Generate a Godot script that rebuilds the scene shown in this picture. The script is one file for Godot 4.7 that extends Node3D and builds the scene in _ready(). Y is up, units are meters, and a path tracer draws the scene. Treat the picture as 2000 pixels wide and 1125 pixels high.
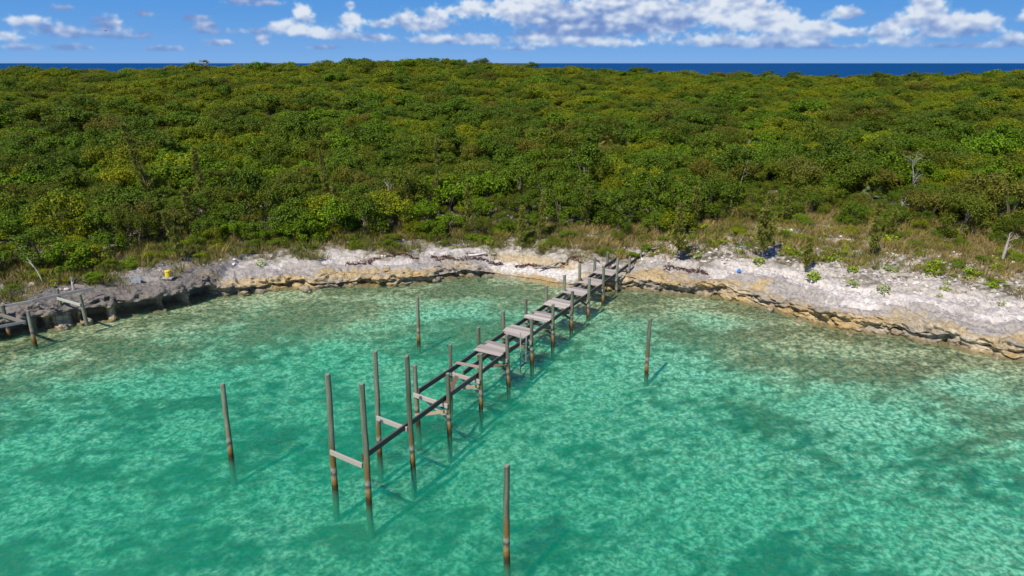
extends Node3D
# A ruined timber jetty in a shallow turquoise cove, low limestone shore and scrub behind, seen from a drone.

const EYE_HEIGHT := 13.3
const RIDGE := 215.0

var rng := RandomNumberGenerator.new()
var used_names := {}
var shore: PackedVector2Array          # (x, z) along the waterline, about 0.11 m apart
var shore_in: PackedVector2Array       # smoothed inland direction at each point
var dist_grid: PackedFloat32Array
const GX0 := -110.0
const GZ0 := -130.0
const GSTEP := 0.5
const GNX := 441
const GNZ := 281
var n_low := FastNoiseLite.new()
var n_mid := FastNoiseLite.new()
var n_fine := FastNoiseLite.new()
var n_rid := FastNoiseLite.new()
var n_cell := FastNoiseLite.new()
var n_block := FastNoiseLite.new()
var n_sky := FastNoiseLite.new()
var n_sky2 := FastNoiseLite.new()
var n_sky3 := FastNoiseLite.new()
var M := {}


func _ready() -> void:
	rng.seed = 20240611
	setup_noise()
	setup_camera()
	setup_sky_and_sun()
	setup_materials()
	build_shore_curve()
	build_land()
	build_rock_face()
	build_seabed()
	build_water()
	build_far_sea()
	build_jetty()
	build_small_jetty()
	build_lone_piles()
	build_scrub()
	build_saplings()
	build_dead_wood()
	build_palms()
	build_ground_plants()
	build_rubble()
	build_seaweed()
	build_litter()


func setup_camera() -> void:
	var cam := Camera3D.new()
	cam.name = "camera"
	cam.fov = rad_to_deg(2.0 * atan(562.5 / 1400.0))
	cam.near = 0.5
	cam.far = 60000.0
	add_child(cam)
	cam.position = Vector3(0, EYE_HEIGHT, 0)
	cam.rotation = Vector3(deg_to_rad(-17.42), 0, 0)
	cam.current = true


func setup_sky_and_sun() -> void:
	var env := Environment.new()
	env.background_mode = Environment.BG_SKY
	var sky := Sky.new()
	var pano := PanoramaSkyMaterial.new()
	pano.panorama = sky_picture()
	sky.sky_material = pano
	env.sky = sky
	env.background_energy_multiplier = 0.80
	env.tonemap_mode = Environment.TONE_MAPPER_LINEAR
	env.tonemap_exposure = 1.2
	env.volumetric_fog_enabled = true
	env.volumetric_fog_density = 0.0
	env.sdfgi_enabled = true
	env.ssao_enabled = true
	env.ssil_enabled = true
	var we := WorldEnvironment.new()
	we.name = "world_environment"
	we.environment = env
	add_child(we)
	var sun := DirectionalLight3D.new()
	sun.name = "sun"
	sun.light_energy = 1.6
	sun.light_color = Color(1.0, 0.965, 0.90)
	sun.light_angular_distance = 0.53
	sun.shadow_enabled = true
	add_child(sun)
	var az := deg_to_rad(33.0)
	var el := deg_to_rad(50.0)
	var travel := Vector3(sin(az) * cos(el), -sin(el), -cos(az) * cos(el))
	sun.look_at_from_position(Vector3(-20, 40, 20), Vector3(-20, 40, 20) + travel, Vector3.UP)


func setup_noise() -> void:
	for a in [[n_low, 11, 0.035, 3], [n_mid, 23, 0.35, 3], [n_fine, 37, 1.6, 3], [n_sky, 51, 0.22, 5], [n_sky2, 67, 1.0, 4], [n_sky3, 83, 1.0, 2]]:
		var n: FastNoiseLite = a[0]
		n.noise_type = FastNoiseLite.TYPE_SIMPLEX_SMOOTH
		n.seed = a[1]
		n.frequency = a[2]
		n.fractal_octaves = a[3]
	n_rid.noise_type = FastNoiseLite.TYPE_SIMPLEX_SMOOTH
	n_rid.seed = 91
	n_rid.frequency = 0.8
	n_rid.fractal_type = FastNoiseLite.FRACTAL_RIDGED
	n_rid.fractal_octaves = 4
	for n: FastNoiseLite in [n_cell, n_block]:
		n.noise_type = FastNoiseLite.TYPE_CELLULAR
		n.seed = 17
		n.frequency = 0.9
		n.fractal_type = FastNoiseLite.FRACTAL_NONE
		n.cellular_jitter = 1.0
		n.domain_warp_enabled = false
	n_cell.cellular_return_type = FastNoiseLite.RETURN_DISTANCE2_SUB
	n_block.cellular_return_type = FastNoiseLite.RETURN_CELL_VALUE


# ---------------------------------------------------------------- sky: air and clouds only

const CLOUDS := [[-32.65,2.53,1.52,0.44,0.75],[-33.88,1.56,1.08,0.43,0.80],[-30.95,1.93,1.72,0.51,0.45],[-27.84,2.55,1.37,0.66,0.45],[-26.76,1.75,2.80,0.40,0.30],[-30.09,3.37,0.88,0.26,0.35],[-25.51,3.18,0.89,0.27,0.35],[-21.91,2.51,1.01,0.76,0.40],[-19.52,2.13,1.73,0.35,0.35],[-18.47,4.05,2.46,0.32,0.40],[-22.91,2.97,0.46,0.21,0.35],[-15.25,3.33,0.95,0.72,1.00],[-15.61,2.24,1.99,0.54,0.95],[-16.69,2.66,0.90,0.36,0.80],[-11.74,2.94,1.05,0.80,0.95],[-12.86,1.91,1.67,0.44,0.75],[-11.93,4.03,0.37,0.29,0.60],[-9.67,2.81,0.76,0.40,0.90],[-10.24,1.74,1.13,0.37,0.60],[-7.95,3.12,0.96,0.74,0.85],[-5.84,3.43,1.16,0.74,0.95],[-6.61,2.61,2.31,0.44,0.70],[-3.04,3.74,1.64,0.97,1.00],[-5.06,1.65,3.49,0.48,0.65],[-2.34,1.58,1.17,0.37,0.50],[-1.56,1.66,0.55,0.30,0.60],[-21.23,1.34,1.36,0.28,0.50],[-18.29,1.50,0.56,0.35,0.60],[-30.38,0.98,1.74,0.26,0.40],[-33.20,0.95,1.09,0.25,0.45],[-24.54,0.93,1.62,0.24,0.30],[-13.79,1.10,2.21,0.25,0.30],[0.39,3.75,1.64,0.97,1.00],[2.34,3.45,2.34,1.12,0.75],[5.84,3.25,4.64,1.48,0.50],[8.91,3.59,3.43,1.25,0.70],[11.56,3.01,2.25,1.28,0.60],[4.68,2.25,4.66,0.45,0.25],[6.61,1.43,5.01,0.44,0.85],[2.34,1.73,1.95,0.37,0.80],[14.70,3.88,1.75,0.94,1.00],[15.97,2.89,1.99,0.93,1.00],[18.12,3.10,1.76,0.92,1.00],[19.86,2.54,1.73,0.77,1.00],[21.91,2.23,1.68,0.62,0.95],[23.89,1.99,1.14,0.34,0.90],[15.97,1.52,3.97,0.47,0.70],[18.82,1.29,4.20,0.32,0.55],[20.89,1.76,2.05,0.49,0.80],[16.69,4.02,2.15,0.64,0.60],[23.40,3.44,0.92,0.41,0.80],[23.57,3.16,0.98,0.27,0.50],[28.45,3.62,1.51,0.72,1.00],[28.00,2.65,2.13,0.59,0.80],[26.30,2.02,1.26,0.60,0.90],[26.76,1.41,1.40,0.33,0.70],[29.79,2.60,1.03,0.58,0.95],[31.38,2.47,1.42,0.64,0.85],[30.09,1.85,2.34,0.52,0.60],[34.06,2.80,0.64,0.74,0.95],[33.33,1.57,0.82,0.37,0.80],[31.53,1.10,3.41,0.25,0.45],[22.91,1.05,3.31,0.21,0.35],[0.00,1.03,3.12,0.22,0.30]]

func sky_picture() -> ImageTexture:
	var small := Image.create_from_data(1024, 512, false, Image.FORMAT_RGB8, sky_bytes(1024, 512, 0, 256))
	small.resize(4096, 2048, Image.INTERPOLATE_CUBIC)
	var strip := Image.create_from_data(4096, 142, false, Image.FORMAT_RGB8, sky_bytes(4096, 2048, 882, 1024, true))
	small.blit_rect(strip, Rect2i(0, 0, 4096, 142), Vector2i(0, 882))
	return ImageTexture.create_from_image(small)


func sky_bytes(w: int, h: int, r0: int, r1: int, only := false) -> PackedByteArray:
	var out := PackedByteArray()
	out.resize(w * ((r1 - r0) if only else h) * 3)
	out.fill(150)
	var at := 0 if only else r0 * w * 3
	for r in range(r0, r1):
		var el := 90.0 - (r + 0.5) / h * 180.0
		var e := clampf(el / 5.0, 0.0, 1.0)
		var air := Vector3(0.52, 0.705, 0.92).lerp(Vector3(0.335, 0.60, 0.885), pow(e, 0.8))
		air = air.lerp(Vector3(0.13, 0.35, 0.74), 1.0 - exp(-maxf(el - 5.0, 0.0) / 22.0))
		var cy := sin(deg_to_rad(el))
		var ch := cos(deg_to_rad(el))
		var near: Array = []
		for c in CLOUDS:
			if absf(el - c[1]) < c[3] * 1.9:
				near.append(c)
		for k in w:
			var az := wrapf((k + 0.5) / w * 360.0, -180.0, 180.0)
			var dx := sin(deg_to_rad(az)) * ch
			var dz := -cos(deg_to_rad(az)) * ch
			var dens := 0.0
			var gain := 0.0
			# fair weather cumulus all round; near the horizon they are seen side on
			var front := clampf((absf(az) - 36.0) / 6.0, 0.0, 1.0)
			var wide := maxf(front, clampf((el - 4.6) / 1.2, 0.0, 1.0))
			if wide > 0.0:
				var st := 1.0 + 3.0 * exp(-el / 12.0)
				var n := n_sky.get_noise_3d(dx * 9.0, cy * 9.0 * st, dz * 9.0) + 0.35 * n_sky2.get_noise_3d(dx * 14.0, cy * 14.0 * st, dz * 14.0)
				dens = clampf((n - 0.08) * 3.4, 0.0, 1.0) * wide
				gain = 0.75 + 0.25 * n_sky2.get_noise_3d(dx * 5.0 + 9.0, cy * 5.0 * st, dz * 5.0)
			if absf(az) < 44.0 and not near.is_empty():
				var f1 := n_sky2.get_noise_2d(az * 0.36, el * 0.62)
				var f2 := n_sky2.get_noise_2d(az * 1.25 + 40.0, el * 1.7)
				var best := 0.0
				var bw := 0.0
				var bg := 0.0
				var bh := 0.0
				for c in near:
					var qx: float = (az - c[0]) / c[2]
					var up: float = el - c[1]
					var qy: float = up / (c[3] if up > 0.0 else c[3] * 0.75)
					var q := qx * qx + qy * qy
					if q < 3.0:
						var v: float = exp(-q * 0.85)
						var g: float = v * c[4]
						best = 1.0 - (1.0 - best) * (1.0 - 0.92 * v * minf(1.0, 0.5 + c[4]))
						bw += v * v
						bg += g * v
						bh += v * v * clampf(qy, -1.0, 1.0)
				if best > 0.04:
					var body := best * 1.38 + 0.36 * f1 + 0.34 * f2 + 0.16 * n_sky2.get_noise_2d(az * 4.0 + 90.0, el * 5.0) - 0.52
					var d2 := smoothstep(0.0, 0.5, body)
					if d2 > dens:
						dens = d2 * 0.96
						gain = bg / maxf(bw, 0.001)
						var soft := n_sky3.get_noise_2d(az * 0.42 + 11.0, el * 0.95)
						var softer := n_sky3.get_noise_2d(az * 1.1 + 31.0, el * 1.9)
						gain += 0.55 * soft + 0.28 * softer + 0.16 * f2 + 0.26 * bh / maxf(bw, 0.001)
			var lit := clampf(gain * 1.1 - 0.20, 0.0, 1.0)
			var cl := Vector3(0.47, 0.58, 0.80).lerp(Vector3(0.93, 0.945, 0.975), lit)
			# thick air towards the horizon
			cl = cl.lerp(air, 0.55 * exp(-maxf(el, 0.0) / 1.3))
			var o := air.lerp(cl, dens)
			out[at] = int(clampf(o.x, 0, 1) * 255.0)
			out[at + 1] = int(clampf(o.y, 0, 1) * 255.0)
			out[at + 2] = int(clampf(o.z, 0, 1) * 255.0)
			at += 3
	return out


# ---------------------------------------------------------------- helpers

func numbered(called: String) -> String:
	var n: int = used_names.get(called, 0)
	used_names[called] = n + 1
	return called if n == 0 else "%s_%03d" % [called, n]


func tag(o: Node, label: String, category := "", group := "") -> Node:
	o.set_meta("label", label)
	if category:
		o.set_meta("category", category)
	if group:
		o.set_meta("group", group)
	return o


func thing(called: String, label: String, category: String, at := Vector3.ZERO, group := "") -> Node3D:
	var o := Node3D.new()
	o.name = numbered(called)
	add_child(o)
	o.position = at
	tag(o, label, category, group)
	return o


func part(called: String, mesh: Mesh, mat: Material, parent: Node) -> MeshInstance3D:
	var o := MeshInstance3D.new()
	o.name = called
	o.mesh = mesh
	o.material_override = mat
	parent.add_child(o, true)
	return o


func structure(called: String, mesh: Mesh, mat: Material, label := "") -> MeshInstance3D:
	var o := MeshInstance3D.new()
	o.name = numbered(called)
	o.mesh = mesh
	o.material_override = mat
	add_child(o)
	o.set_meta("kind", "structure")
	if label:
		o.set_meta("label", label)
	return o


class Shape:
	var v := PackedVector3Array()
	var c := PackedColorArray()
	var n := PackedVector3Array()
	var i := PackedInt32Array()
	var smooth := true

	func tri(a: Vector3, b: Vector3, d: Vector3, col: Color) -> void:
		var nn := (d - a).cross(b - a).normalized()
		var at := v.size()
		v.append(a); v.append(b); v.append(d)
		for k in 3:
			c.append(col); n.append(nn); i.append(at + k)

	func quad(a: Vector3, b: Vector3, d: Vector3, e: Vector3, col: Color) -> void:
		var nn := (d - a).cross(b - a).normalized()
		var at := v.size()
		v.append(a); v.append(b); v.append(d); v.append(e)
		for k in 4:
			c.append(col); n.append(nn)
		for k in [0, 1, 2, 0, 2, 3]:
			i.append(at + k)

	func grid(nu: int, nv: int, p: PackedVector3Array, col: PackedColorArray, keep := PackedByteArray()) -> void:
		# p runs over u fastest
		var at := v.size()
		v.append_array(p)
		c.append_array(col)
		for b in nv:
			for a in nu:
				var a0: int = maxi(a - 1, 0)
				var a1: int = mini(a + 1, nu - 1)
				var b0: int = maxi(b - 1, 0)
				var b1: int = mini(b + 1, nv - 1)
				var nn := (p[b1 * nu + a] - p[b0 * nu + a]).cross(p[b * nu + a1] - p[b * nu + a0]).normalized()
				n.append(nn)
		for b in nv - 1:
			for a in nu - 1:
				var k := b * nu + a
				if keep.size() and not (keep[k] and keep[k + 1] and keep[k + nu] and keep[k + nu + 1]):
					continue
				k += at
				i.append(k); i.append(k + 1); i.append(k + nu)
				i.append(k + 1); i.append(k + nu + 1); i.append(k + nu)

	func tube(path: PackedVector3Array, radius: PackedFloat32Array, sides: int, cols: PackedColorArray, cap := true) -> void:
		var at := v.size()
		var np := path.size()
		var side := Vector3.RIGHT
		for k in np:
			var d := (path[mini(k + 1, np - 1)] - path[maxi(k - 1, 0)]).normalized()
			if k == 0:
				side = d.cross(Vector3(0.31, 0.2, 0.9)).normalized()
			side = (side - d * side.dot(d)).normalized()
			var other := d.cross(side)
			for s in sides:
				var w := TAU * s / sides
				var nn := side * cos(w) + other * sin(w)
				v.append(path[k] + nn * radius[k])
				n.append(nn)
				c.append(cols[k])
		for k in np - 1:
			for s in sides:
				var a := at + k * sides + s
				var b := at + k * sides + (s + 1) % sides
				i.append(a); i.append(a + sides); i.append(b)
				i.append(b); i.append(a + sides); i.append(b + sides)
		if cap:
			for e in [0, np - 1]:
				var m := v.size()
				var dn: Vector3 = (path[0] - path[1]).normalized() if e == 0 else (path[np - 1] - path[np - 2]).normalized()
				v.append(path[e]); n.append(dn); c.append(cols[e])
				for s in sides:
					v.append(v[at + e * sides + s]); n.append(dn); c.append(cols[e])
				for s in sides:
					var s2 := (s + 1) % sides
					i.append(m); i.append(m + 1 + (s if e == 0 else s2)); i.append(m + 1 + (s2 if e == 0 else s))

	func beam(a: Vector3, b: Vector3, w: float, h: float, col: Color, col_end := Color(-1, 0, 0), up := Vector3.UP) -> void:
		# a sawn timber from a to b, with chamfered long edges
		var d := (b - a).normalized()
		var sx := d.cross(up).normalized()
		var sy := sx.cross(d).normalized()
		var e := minf(w, h) * 0.12
		var ring := [Vector2(-w / 2 + e, -h / 2), Vector2(w / 2 - e, -h / 2), Vector2(w / 2, -h / 2 + e), Vector2(w / 2, h / 2 - e), Vector2(w / 2 - e, h / 2), Vector2(-w / 2 + e, h / 2), Vector2(-w / 2, h / 2 - e), Vector2(-w / 2, -h / 2 + e)]
		var ce := col if col_end.r < 0.0 else col_end
		for k in 8:
			var p: Vector2 = ring[k]
			var q: Vector2 = ring[(k + 1) % 8]
			quad(a + sx * p.x + sy * p.y, b + sx * p.x + sy * p.y, b + sx * q.x + sy * q.y, a + sx * q.x + sy * q.y, col)
		for k in range(1, 7):
			var p0: Vector2 = ring[0]
			var p1: Vector2 = ring[k]
			var p2: Vector2 = ring[k + 1]
			tri(a + sx * p0.x + sy * p0.y, a + sx * p1.x + sy * p1.y, a + sx * p2.x + sy * p2.y, ce)
			tri(b + sx * p0.x + sy * p0.y, b + sx * p2.x + sy * p2.y, b + sx * p1.x + sy * p1.y, ce)

	func mesh() -> ArrayMesh:
		var a := []
		a.resize(Mesh.ARRAY_MAX)
		a[Mesh.ARRAY_VERTEX] = v
		a[Mesh.ARRAY_NORMAL] = n
		a[Mesh.ARRAY_COLOR] = c
		a[Mesh.ARRAY_INDEX] = i
		var m := ArrayMesh.new()
		m.add_surface_from_arrays(Mesh.PRIMITIVE_TRIANGLES, a)
		return m


func lin(r: float, g: float, b: float) -> Color:
	return Color(r, g, b).linear_to_srgb()


func noise_tex(size: int, freq: float, octaves: int, lo: float, hi: float, seed_: int, ridged := false, stops := []) -> NoiseTexture2D:
	var t := NoiseTexture2D.new()
	t.width = size
	t.height = size
	t.seamless = true
	t.seamless_blend_skirt = 0.12
	var n := FastNoiseLite.new()
	n.noise_type = FastNoiseLite.TYPE_SIMPLEX_SMOOTH
	n.seed = seed_
	n.frequency = freq
	n.fractal_octaves = octaves
	n.fractal_gain = 0.58
	if ridged:
		n.fractal_type = FastNoiseLite.FRACTAL_RIDGED
	t.noise = n
	if hi > lo or stops:
		var g := Gradient.new()
		if stops:
			g.offsets = PackedFloat32Array(stops.map(func(s): return s[0]))
			g.colors = PackedColorArray(stops.map(func(s): return s[1]))
		else:
			g.offsets = PackedFloat32Array([0.15, 0.85])
			g.colors = PackedColorArray([Color(lo, lo, lo), Color(hi, hi, hi)])
		t.color_ramp = g
	return t


func normal_tex(size: int, freq: float, octaves: int, strength: float, seed_: int) -> NoiseTexture2D:
	var t := noise_tex(size, freq, octaves, 0, 0, seed_)
	t.as_normal_map = true
	t.bump_strength = strength
	return t


func matte(vertex: bool, rough := 0.9) -> StandardMaterial3D:
	var m := StandardMaterial3D.new()
	m.roughness = rough
	m.metallic_specular = 0.3
	m.vertex_color_use_as_albedo = vertex
	return m


func triplanar(m: StandardMaterial3D, per_metre: float) -> void:
	m.uv1_triplanar = true
	m.uv1_world_triplanar = true
	m.uv1_scale = Vector3.ONE * per_metre
	m.uv1_triplanar_sharpness = 2.0


func setup_materials() -> void:
	# limestone: colour on the vertices, grain and pits from noise
	var r := matte(true, 0.92)
	r.albedo_texture = noise_tex(1024, 0.010, 6, 0.74, 1.0, 3)
	triplanar(r, 1.0 / 3.1)
	r.heightmap_enabled = true
	r.heightmap_texture = noise_tex(1024, 0.009, 5, 0, 0, 5, true)
	r.heightmap_scale = 6.0
	M.rock = r
	var g := matte(true, 0.95)
	g.albedo_texture = noise_tex(1024, 0.02, 6, 0.55, 1.0, 7)
	triplanar(g, 1.0 / 2.3)
	g.heightmap_enabled = true
	g.heightmap_texture = noise_tex(1024, 0.05, 5, 0, 0, 8)
	g.heightmap_scale = 5.0
	M.ground = g
	# sea floor: sand, rubble and turf algae; the mottle also stands in for rippled light
	var b := matte(true, 0.95)
	b.albedo_texture = noise_tex(2048, 0.0085, 6, 0, 0, 13, false, [[0.24, Color(0.52, 0.56, 0.51)], [0.43, Color(0.80, 0.83, 0.78)], [0.58, Color(0.93, 0.95, 0.90)], [0.76, Color(1, 1, 0.98)]])
	triplanar(b, 1.0 / 8.3)
	b.detail_enabled = true
	b.detail_blend_mode = BaseMaterial3D.BLEND_MODE_MUL
	b.detail_albedo = noise_tex(1024, 0.015, 4, 0, 0, 15, false, [[0.26, Color(0.58, 0.61, 0.59)], [0.46, Color(0.83, 0.85, 0.83)], [0.62, Color(1, 1, 1)]])
	b.detail_uv_layer = BaseMaterial3D.DETAIL_UV_2
	b.uv2_triplanar = true
	b.uv2_world_triplanar = true
	b.uv2_scale = Vector3.ONE / 3.3
	M.seabed = b
	# weathered timber
	var w := matte(true, 0.85)
	w.albedo_texture = noise_tex(512, 0.03, 5, 0.72, 1.0, 17)
	w.uv1_triplanar = true
	w.uv1_scale = Vector3(1.1, 1.1, 6.0)
	M.timber = w
	var pl := matte(true, 0.85)
	pl.albedo_texture = noise_tex(512, 0.03, 5, 0.60, 1.0, 19)
	pl.uv1_triplanar = true
	pl.uv1_scale = Vector3(3.0, 1.3, 3.0)
	M.pile = pl
	var l := matte(true, 0.6)
	l.metallic_specular = 0.25
	l.backlight_enabled = true
	l.backlight = Color(0.42, 0.46, 0.20)
	M.leaf = l
	M.bark = matte(true, 0.9)
	M.leaf_dry = matte(true, 0.85)
	# water: a clear rippled surface; the body of the water is a volume below it
	var s := StandardMaterial3D.new()
	s.transparency = BaseMaterial3D.TRANSPARENCY_ALPHA
	s.albedo_color = Color(0.1, 0.45, 0.40, 0.0)
	s.roughness = 0.06
	s.metallic_specular = 0.354
	s.normal_enabled = true
	s.normal_texture = normal_tex(1024, 0.022, 5, 8.0, 29)
	s.normal_scale = 2.0
	triplanar(s, 1.0 / 4.3)
	M.water = s
	var far := StandardMaterial3D.new()
	far.albedo_color = lin(0.003, 0.048, 0.16)
	far.roughness = 0.6
	far.metallic_specular = 0.06
	M.far_sea = far


# ---------------------------------------------------------------- land

const SHORE_PTS := [[-120, -22], [-80, -26], [-50, -29.5], [-36, -31.5], [-29.5, -32.2], [-26.6, -33.2], [-25.15, -34.8], [-23.78, -35.93], [-22.4, -36.5], [-21.42, -37.6], [-19.8, -38.5], [-18.6, -39.6], [-18.0, -40.8], [-17.0, -41.5], [-15.24, -42.3], [-12.79, -42.75], [-10.35, -43.2], [-8.41, -43.25], [-6.92, -43.4], [-5.21, -44.2], [-3.43, -45.15], [-0.61, -45.4], [1.32, -44.4], [3.08, -43.4], [4.77, -42.6], [6.67, -42.4], [7.97, -42.6], [9.51, -41.7], [10.89, -41.4], [13.14, -40.5], [14.78, -38.7], [16.18, -36.7], [17.7, -35.4], [19.99, -34.5], [20.9, -33.5], [22.25, -32.6], [23.25, -31.8], [24.11, -31.2], [27, -30.2], [33, -28.6], [45, -26], [80, -21], [120, -18]]
const RIDGE_PTS := [[-90.0, -0.028], [-60.0, -0.0056], [-43.7, -0.0049], [-34.3, -0.0056], [-32.6, -0.0073], [-28.6, -0.0084], [-25.5, -0.007], [-23.2, -0.0038], [-19.9, -0.0029], [-16.7, -0.0013], [-11.6, 0.0022], [-6.6, 0.0052], [-3.9, 0.0029], [0.0, -0.0022], [3.9, -0.0059], [11.6, -0.0112], [18.8, -0.0143], [22.2, -0.0155], [27.1, -0.0134], [31.5, -0.0112], [34.3, -0.0087], [43.7, -0.0063], [60.0, -0.0084], [90.0, -0.028]]
const COVE := [[-6, -0.9], [0, 0.38], [0.6, 0.55], [2.0, 0.95], [3.5, 1.3], [6, 1.75], [12, 2.4], [25, 3.3], [60, 5.0]]
const HEAD := [[-6, -0.9], [0, 0.95], [1, 1.1], [3, 1.35], [6, 1.65], [12, 2.4], [25, 3.3], [60, 5.0]]
const EAST := [[-6, -0.9], [0, 0.50], [0.6, 0.68], [2.0, 0.98], [4, 1.3], [8, 1.7], [14, 2.3], [25, 3.3], [60, 5.0]]
const BEACH := [[-6, -0.7], [0, 0.02], [1.2, 0.25], [2.1, 0.40], [2.7, 0.95], [4.2, 1.4], [6, 1.75], [12, 2.4], [25, 3.3], [60, 5.0]]
const SCRUB_FROM := [[-80, 5], [-26, 5.2], [-20, 6.2], [-17, 5.0], [0, 4.6], [7, 5.6], [12, 8.5], [16, 11.5], [22, 13.5], [30, 13.5], [80, 13]]


func table(t: Array, x: float) -> float:
	if x <= t[0][0]:
		return t[0][1]
	for k in range(1, t.size()):
		if x < t[k][0]:
			return lerpf(t[k - 1][1], t[k][1], (x - t[k - 1][0]) / (t[k][0] - t[k - 1][0]))
	return t[t.size() - 1][1]


func build_shore_curve() -> void:
	var cp: Array[Vector2] = []
	for p in SHORE_PTS:
		cp.append(Vector2(p[0], p[1]))
	for k in range(1, cp.size() - 2):
		var steps := maxi(2, int(cp[k].distance_to(cp[k + 1]) / (0.11 if absf(cp[k].x) < 34.0 else 0.5)))
		for q in steps:
			shore.append(cp[k].cubic_interpolate(cp[k + 1], cp[k - 1], cp[k + 2], float(q) / steps))
	for k in shore.size():
		var p := shore[k]
		p.y += 0.35 * n_mid.get_noise_2d(p.x, 3.0) + 0.12 * n_fine.get_noise_2d(p.x, 8.0)
		shore[k] = p
	for k in shore.size():
		var a := shore[maxi(k - 22, 0)]
		var b := shore[mini(k + 22, shore.size() - 1)]
		var d := (b - a).normalized()
		shore_in.append(Vector2(d.y, -d.x))
	# signed distance from the waterline, positive inland
	var coarse := PackedVector2Array()
	for k in range(0, shore.size(), 8):
		coarse.append(shore[k])
	dist_grid.resize(GNX * GNZ)
	var first := 0
	for a in GNX:
		var x := GX0 + a * GSTEP
		while first < coarse.size() - 2 and coarse[first + 1].x < x:
			first += 1
		var zs := lerpf(coarse[first].y, coarse[first + 1].y, clampf((x - coarse[first].x) / maxf(coarse[first + 1].x - coarse[first].x, 0.01), 0.0, 1.0))
		for b in GNZ:
			var z := GZ0 + b * GSTEP
			var gap := absf(z - zs)
			var best := gap
			var stepk := 1 if gap < 12.0 else 3
			var k := first
			while k >= 0 and x - coarse[k].x < best:
				best = minf(best, Vector2(x, z).distance_to(coarse[k]))
				k -= stepk
			k = first + 1
			while k < coarse.size() and coarse[k].x - x < best:
				best = minf(best, Vector2(x, z).distance_to(coarse[k]))
				k += stepk
			dist_grid[b * GNX + a] = best if z < zs else -best


func inland(x: float, z: float) -> float:
	var fx := clampf((x - GX0) / GSTEP, 0.0, GNX - 1.001)
	var fz := clampf((z - GZ0) / GSTEP, 0.0, GNZ - 1.001)
	var a := int(fx)
	var b := int(fz)
	var k := b * GNX + a
	var tx := fx - a
	var tz := fz - b
	var s := lerpf(lerpf(dist_grid[k], dist_grid[k + 1], tx), lerpf(dist_grid[k + GNX], dist_grid[k + GNX + 1], tx), tz)
	return s + maxf(0.0, GZ0 - z)


func headland(x: float, z: float) -> float:
	var edge := -18.1 + clampf(-41.0 - z, 0.0, 9.0) * 0.20 + 0.25 * n_mid.get_noise_2d(z * 2.0, 40.0)
	return 1.0 - smoothstep(edge - 0.28, edge + 0.12, x)


func beach(x: float) -> float:
	return smoothstep(-2.6, -0.4, x) * (1.0 - smoothstep(3.6, 5.0, x))


func smooth_land(x: float, z: float, s: float) -> float:
	var h := table(COVE, s)
	var hd := headland(x, z)
	if hd > 0.0:
		h = lerpf(h, table(HEAD, s), hd)
	var bw := beach(x)
	if bw > 0.0:
		h = lerpf(h, table(BEACH, s), bw)
	var e := smoothstep(5.5, 9.0, x)
	if e > 0.0:
		h = lerpf(h, table(EAST, s), e)
	var d := Vector2(x, z).length()
	if s > 14.0:
		var az := rad_to_deg(atan2(x, -z))
		var crest := EYE_HEIGHT + table(RIDGE_PTS, az) * RIDGE - 1.75
		var t := (d - 62.0) / (RIDGE - 62.0)
		var far := 3.0 + (crest - 3.0) * pow(clampf(t, 0.0, 1.0), 0.92)
		if t > 1.0:
			far = crest - (d - RIDGE) * 0.13
		far += 0.9 * n_low.get_noise_2d(x, z) * clampf(t * 3.0, 0.0, 1.0) * clampf((RIDGE + 8.0 - d) / 60.0, 0.0, 1.0)
		h = lerpf(h, far, smoothstep(14.0, 30.0, s))
	return h


func land(x: float, z: float) -> float:
	var s := inland(x, z)
	var h := smooth_land(x, z, s)
	# the gully in which the jetty lands
	var ax := Vector2(x - 5.9, z + 42.5)
	var along := clampf(ax.dot(Vector2(0.443, -0.897)), 0.0, 5.0)
	h -= 0.52 * exp(-(ax - Vector2(0.443, -0.897) * along).length_squared() / 2.6) * smoothstep(0.5, 1.5, s)
	if s < 22.0:
		var rockw := 1.0 - smoothstep(5.0, 9.0, s - maxf(0.0, table(SCRUB_FROM, x) - 5.0) * 0.6)
		if rockw > 0.0:
			var hd := headland(x, z)
			var bw := beach(x) * (1.0 - smoothstep(1.6, 2.4, s))
			# strata: ledges that follow the shore
			var led := h + 0.30 * n_mid.get_noise_2d(x * 0.30, s * 0.9 + 50.0)
			var q := led / 0.19
			var fr := q - floorf(q)
			var stepped := (floorf(q) + smoothstep(0.55, 0.95, fr)) * 0.19
			h = lerpf(h, stepped, 0.85 * rockw * (1.0 - 0.55 * hd) * (1.0 - bw))
			# broken into slabs
			var cu := x * 0.75 + 0.4 * n_mid.get_noise_2d(x, z)
			var cv := s * 1.5 + 0.4 * n_mid.get_noise_2d(z, x)
			var gap := n_cell.get_noise_2d(cu, cv) + 1.0
			var slab := n_block.get_noise_2d(cu, cv)
			h += rockw * (1.0 - bw) * (0.075 * slab - 0.13 * (1.0 - smoothstep(0.0, 0.16, gap)))
			var rid := n_rid.get_noise_2d(x * 0.35, s * 1.2 + 0.4 * n_mid.get_noise_2d(x, z))
			var crack := smoothstep(0.62, 0.85, n_rid.get_noise_2d(x * 0.22 + 60.0, s * 0.75 + 0.5 * n_mid.get_noise_2d(x * 0.8, z * 0.8)))
			var pit := n_rid.get_noise_2d(x * 3.1 + 30.0, z * 3.1)
			h += rockw * (1.0 - bw * 0.9) * (0.10 * rid - 0.16 * crack + lerpf(0.025, 0.15, hd) * pit)
		h += 0.05 * n_fine.get_noise_2d(x, z)
	return h


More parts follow.
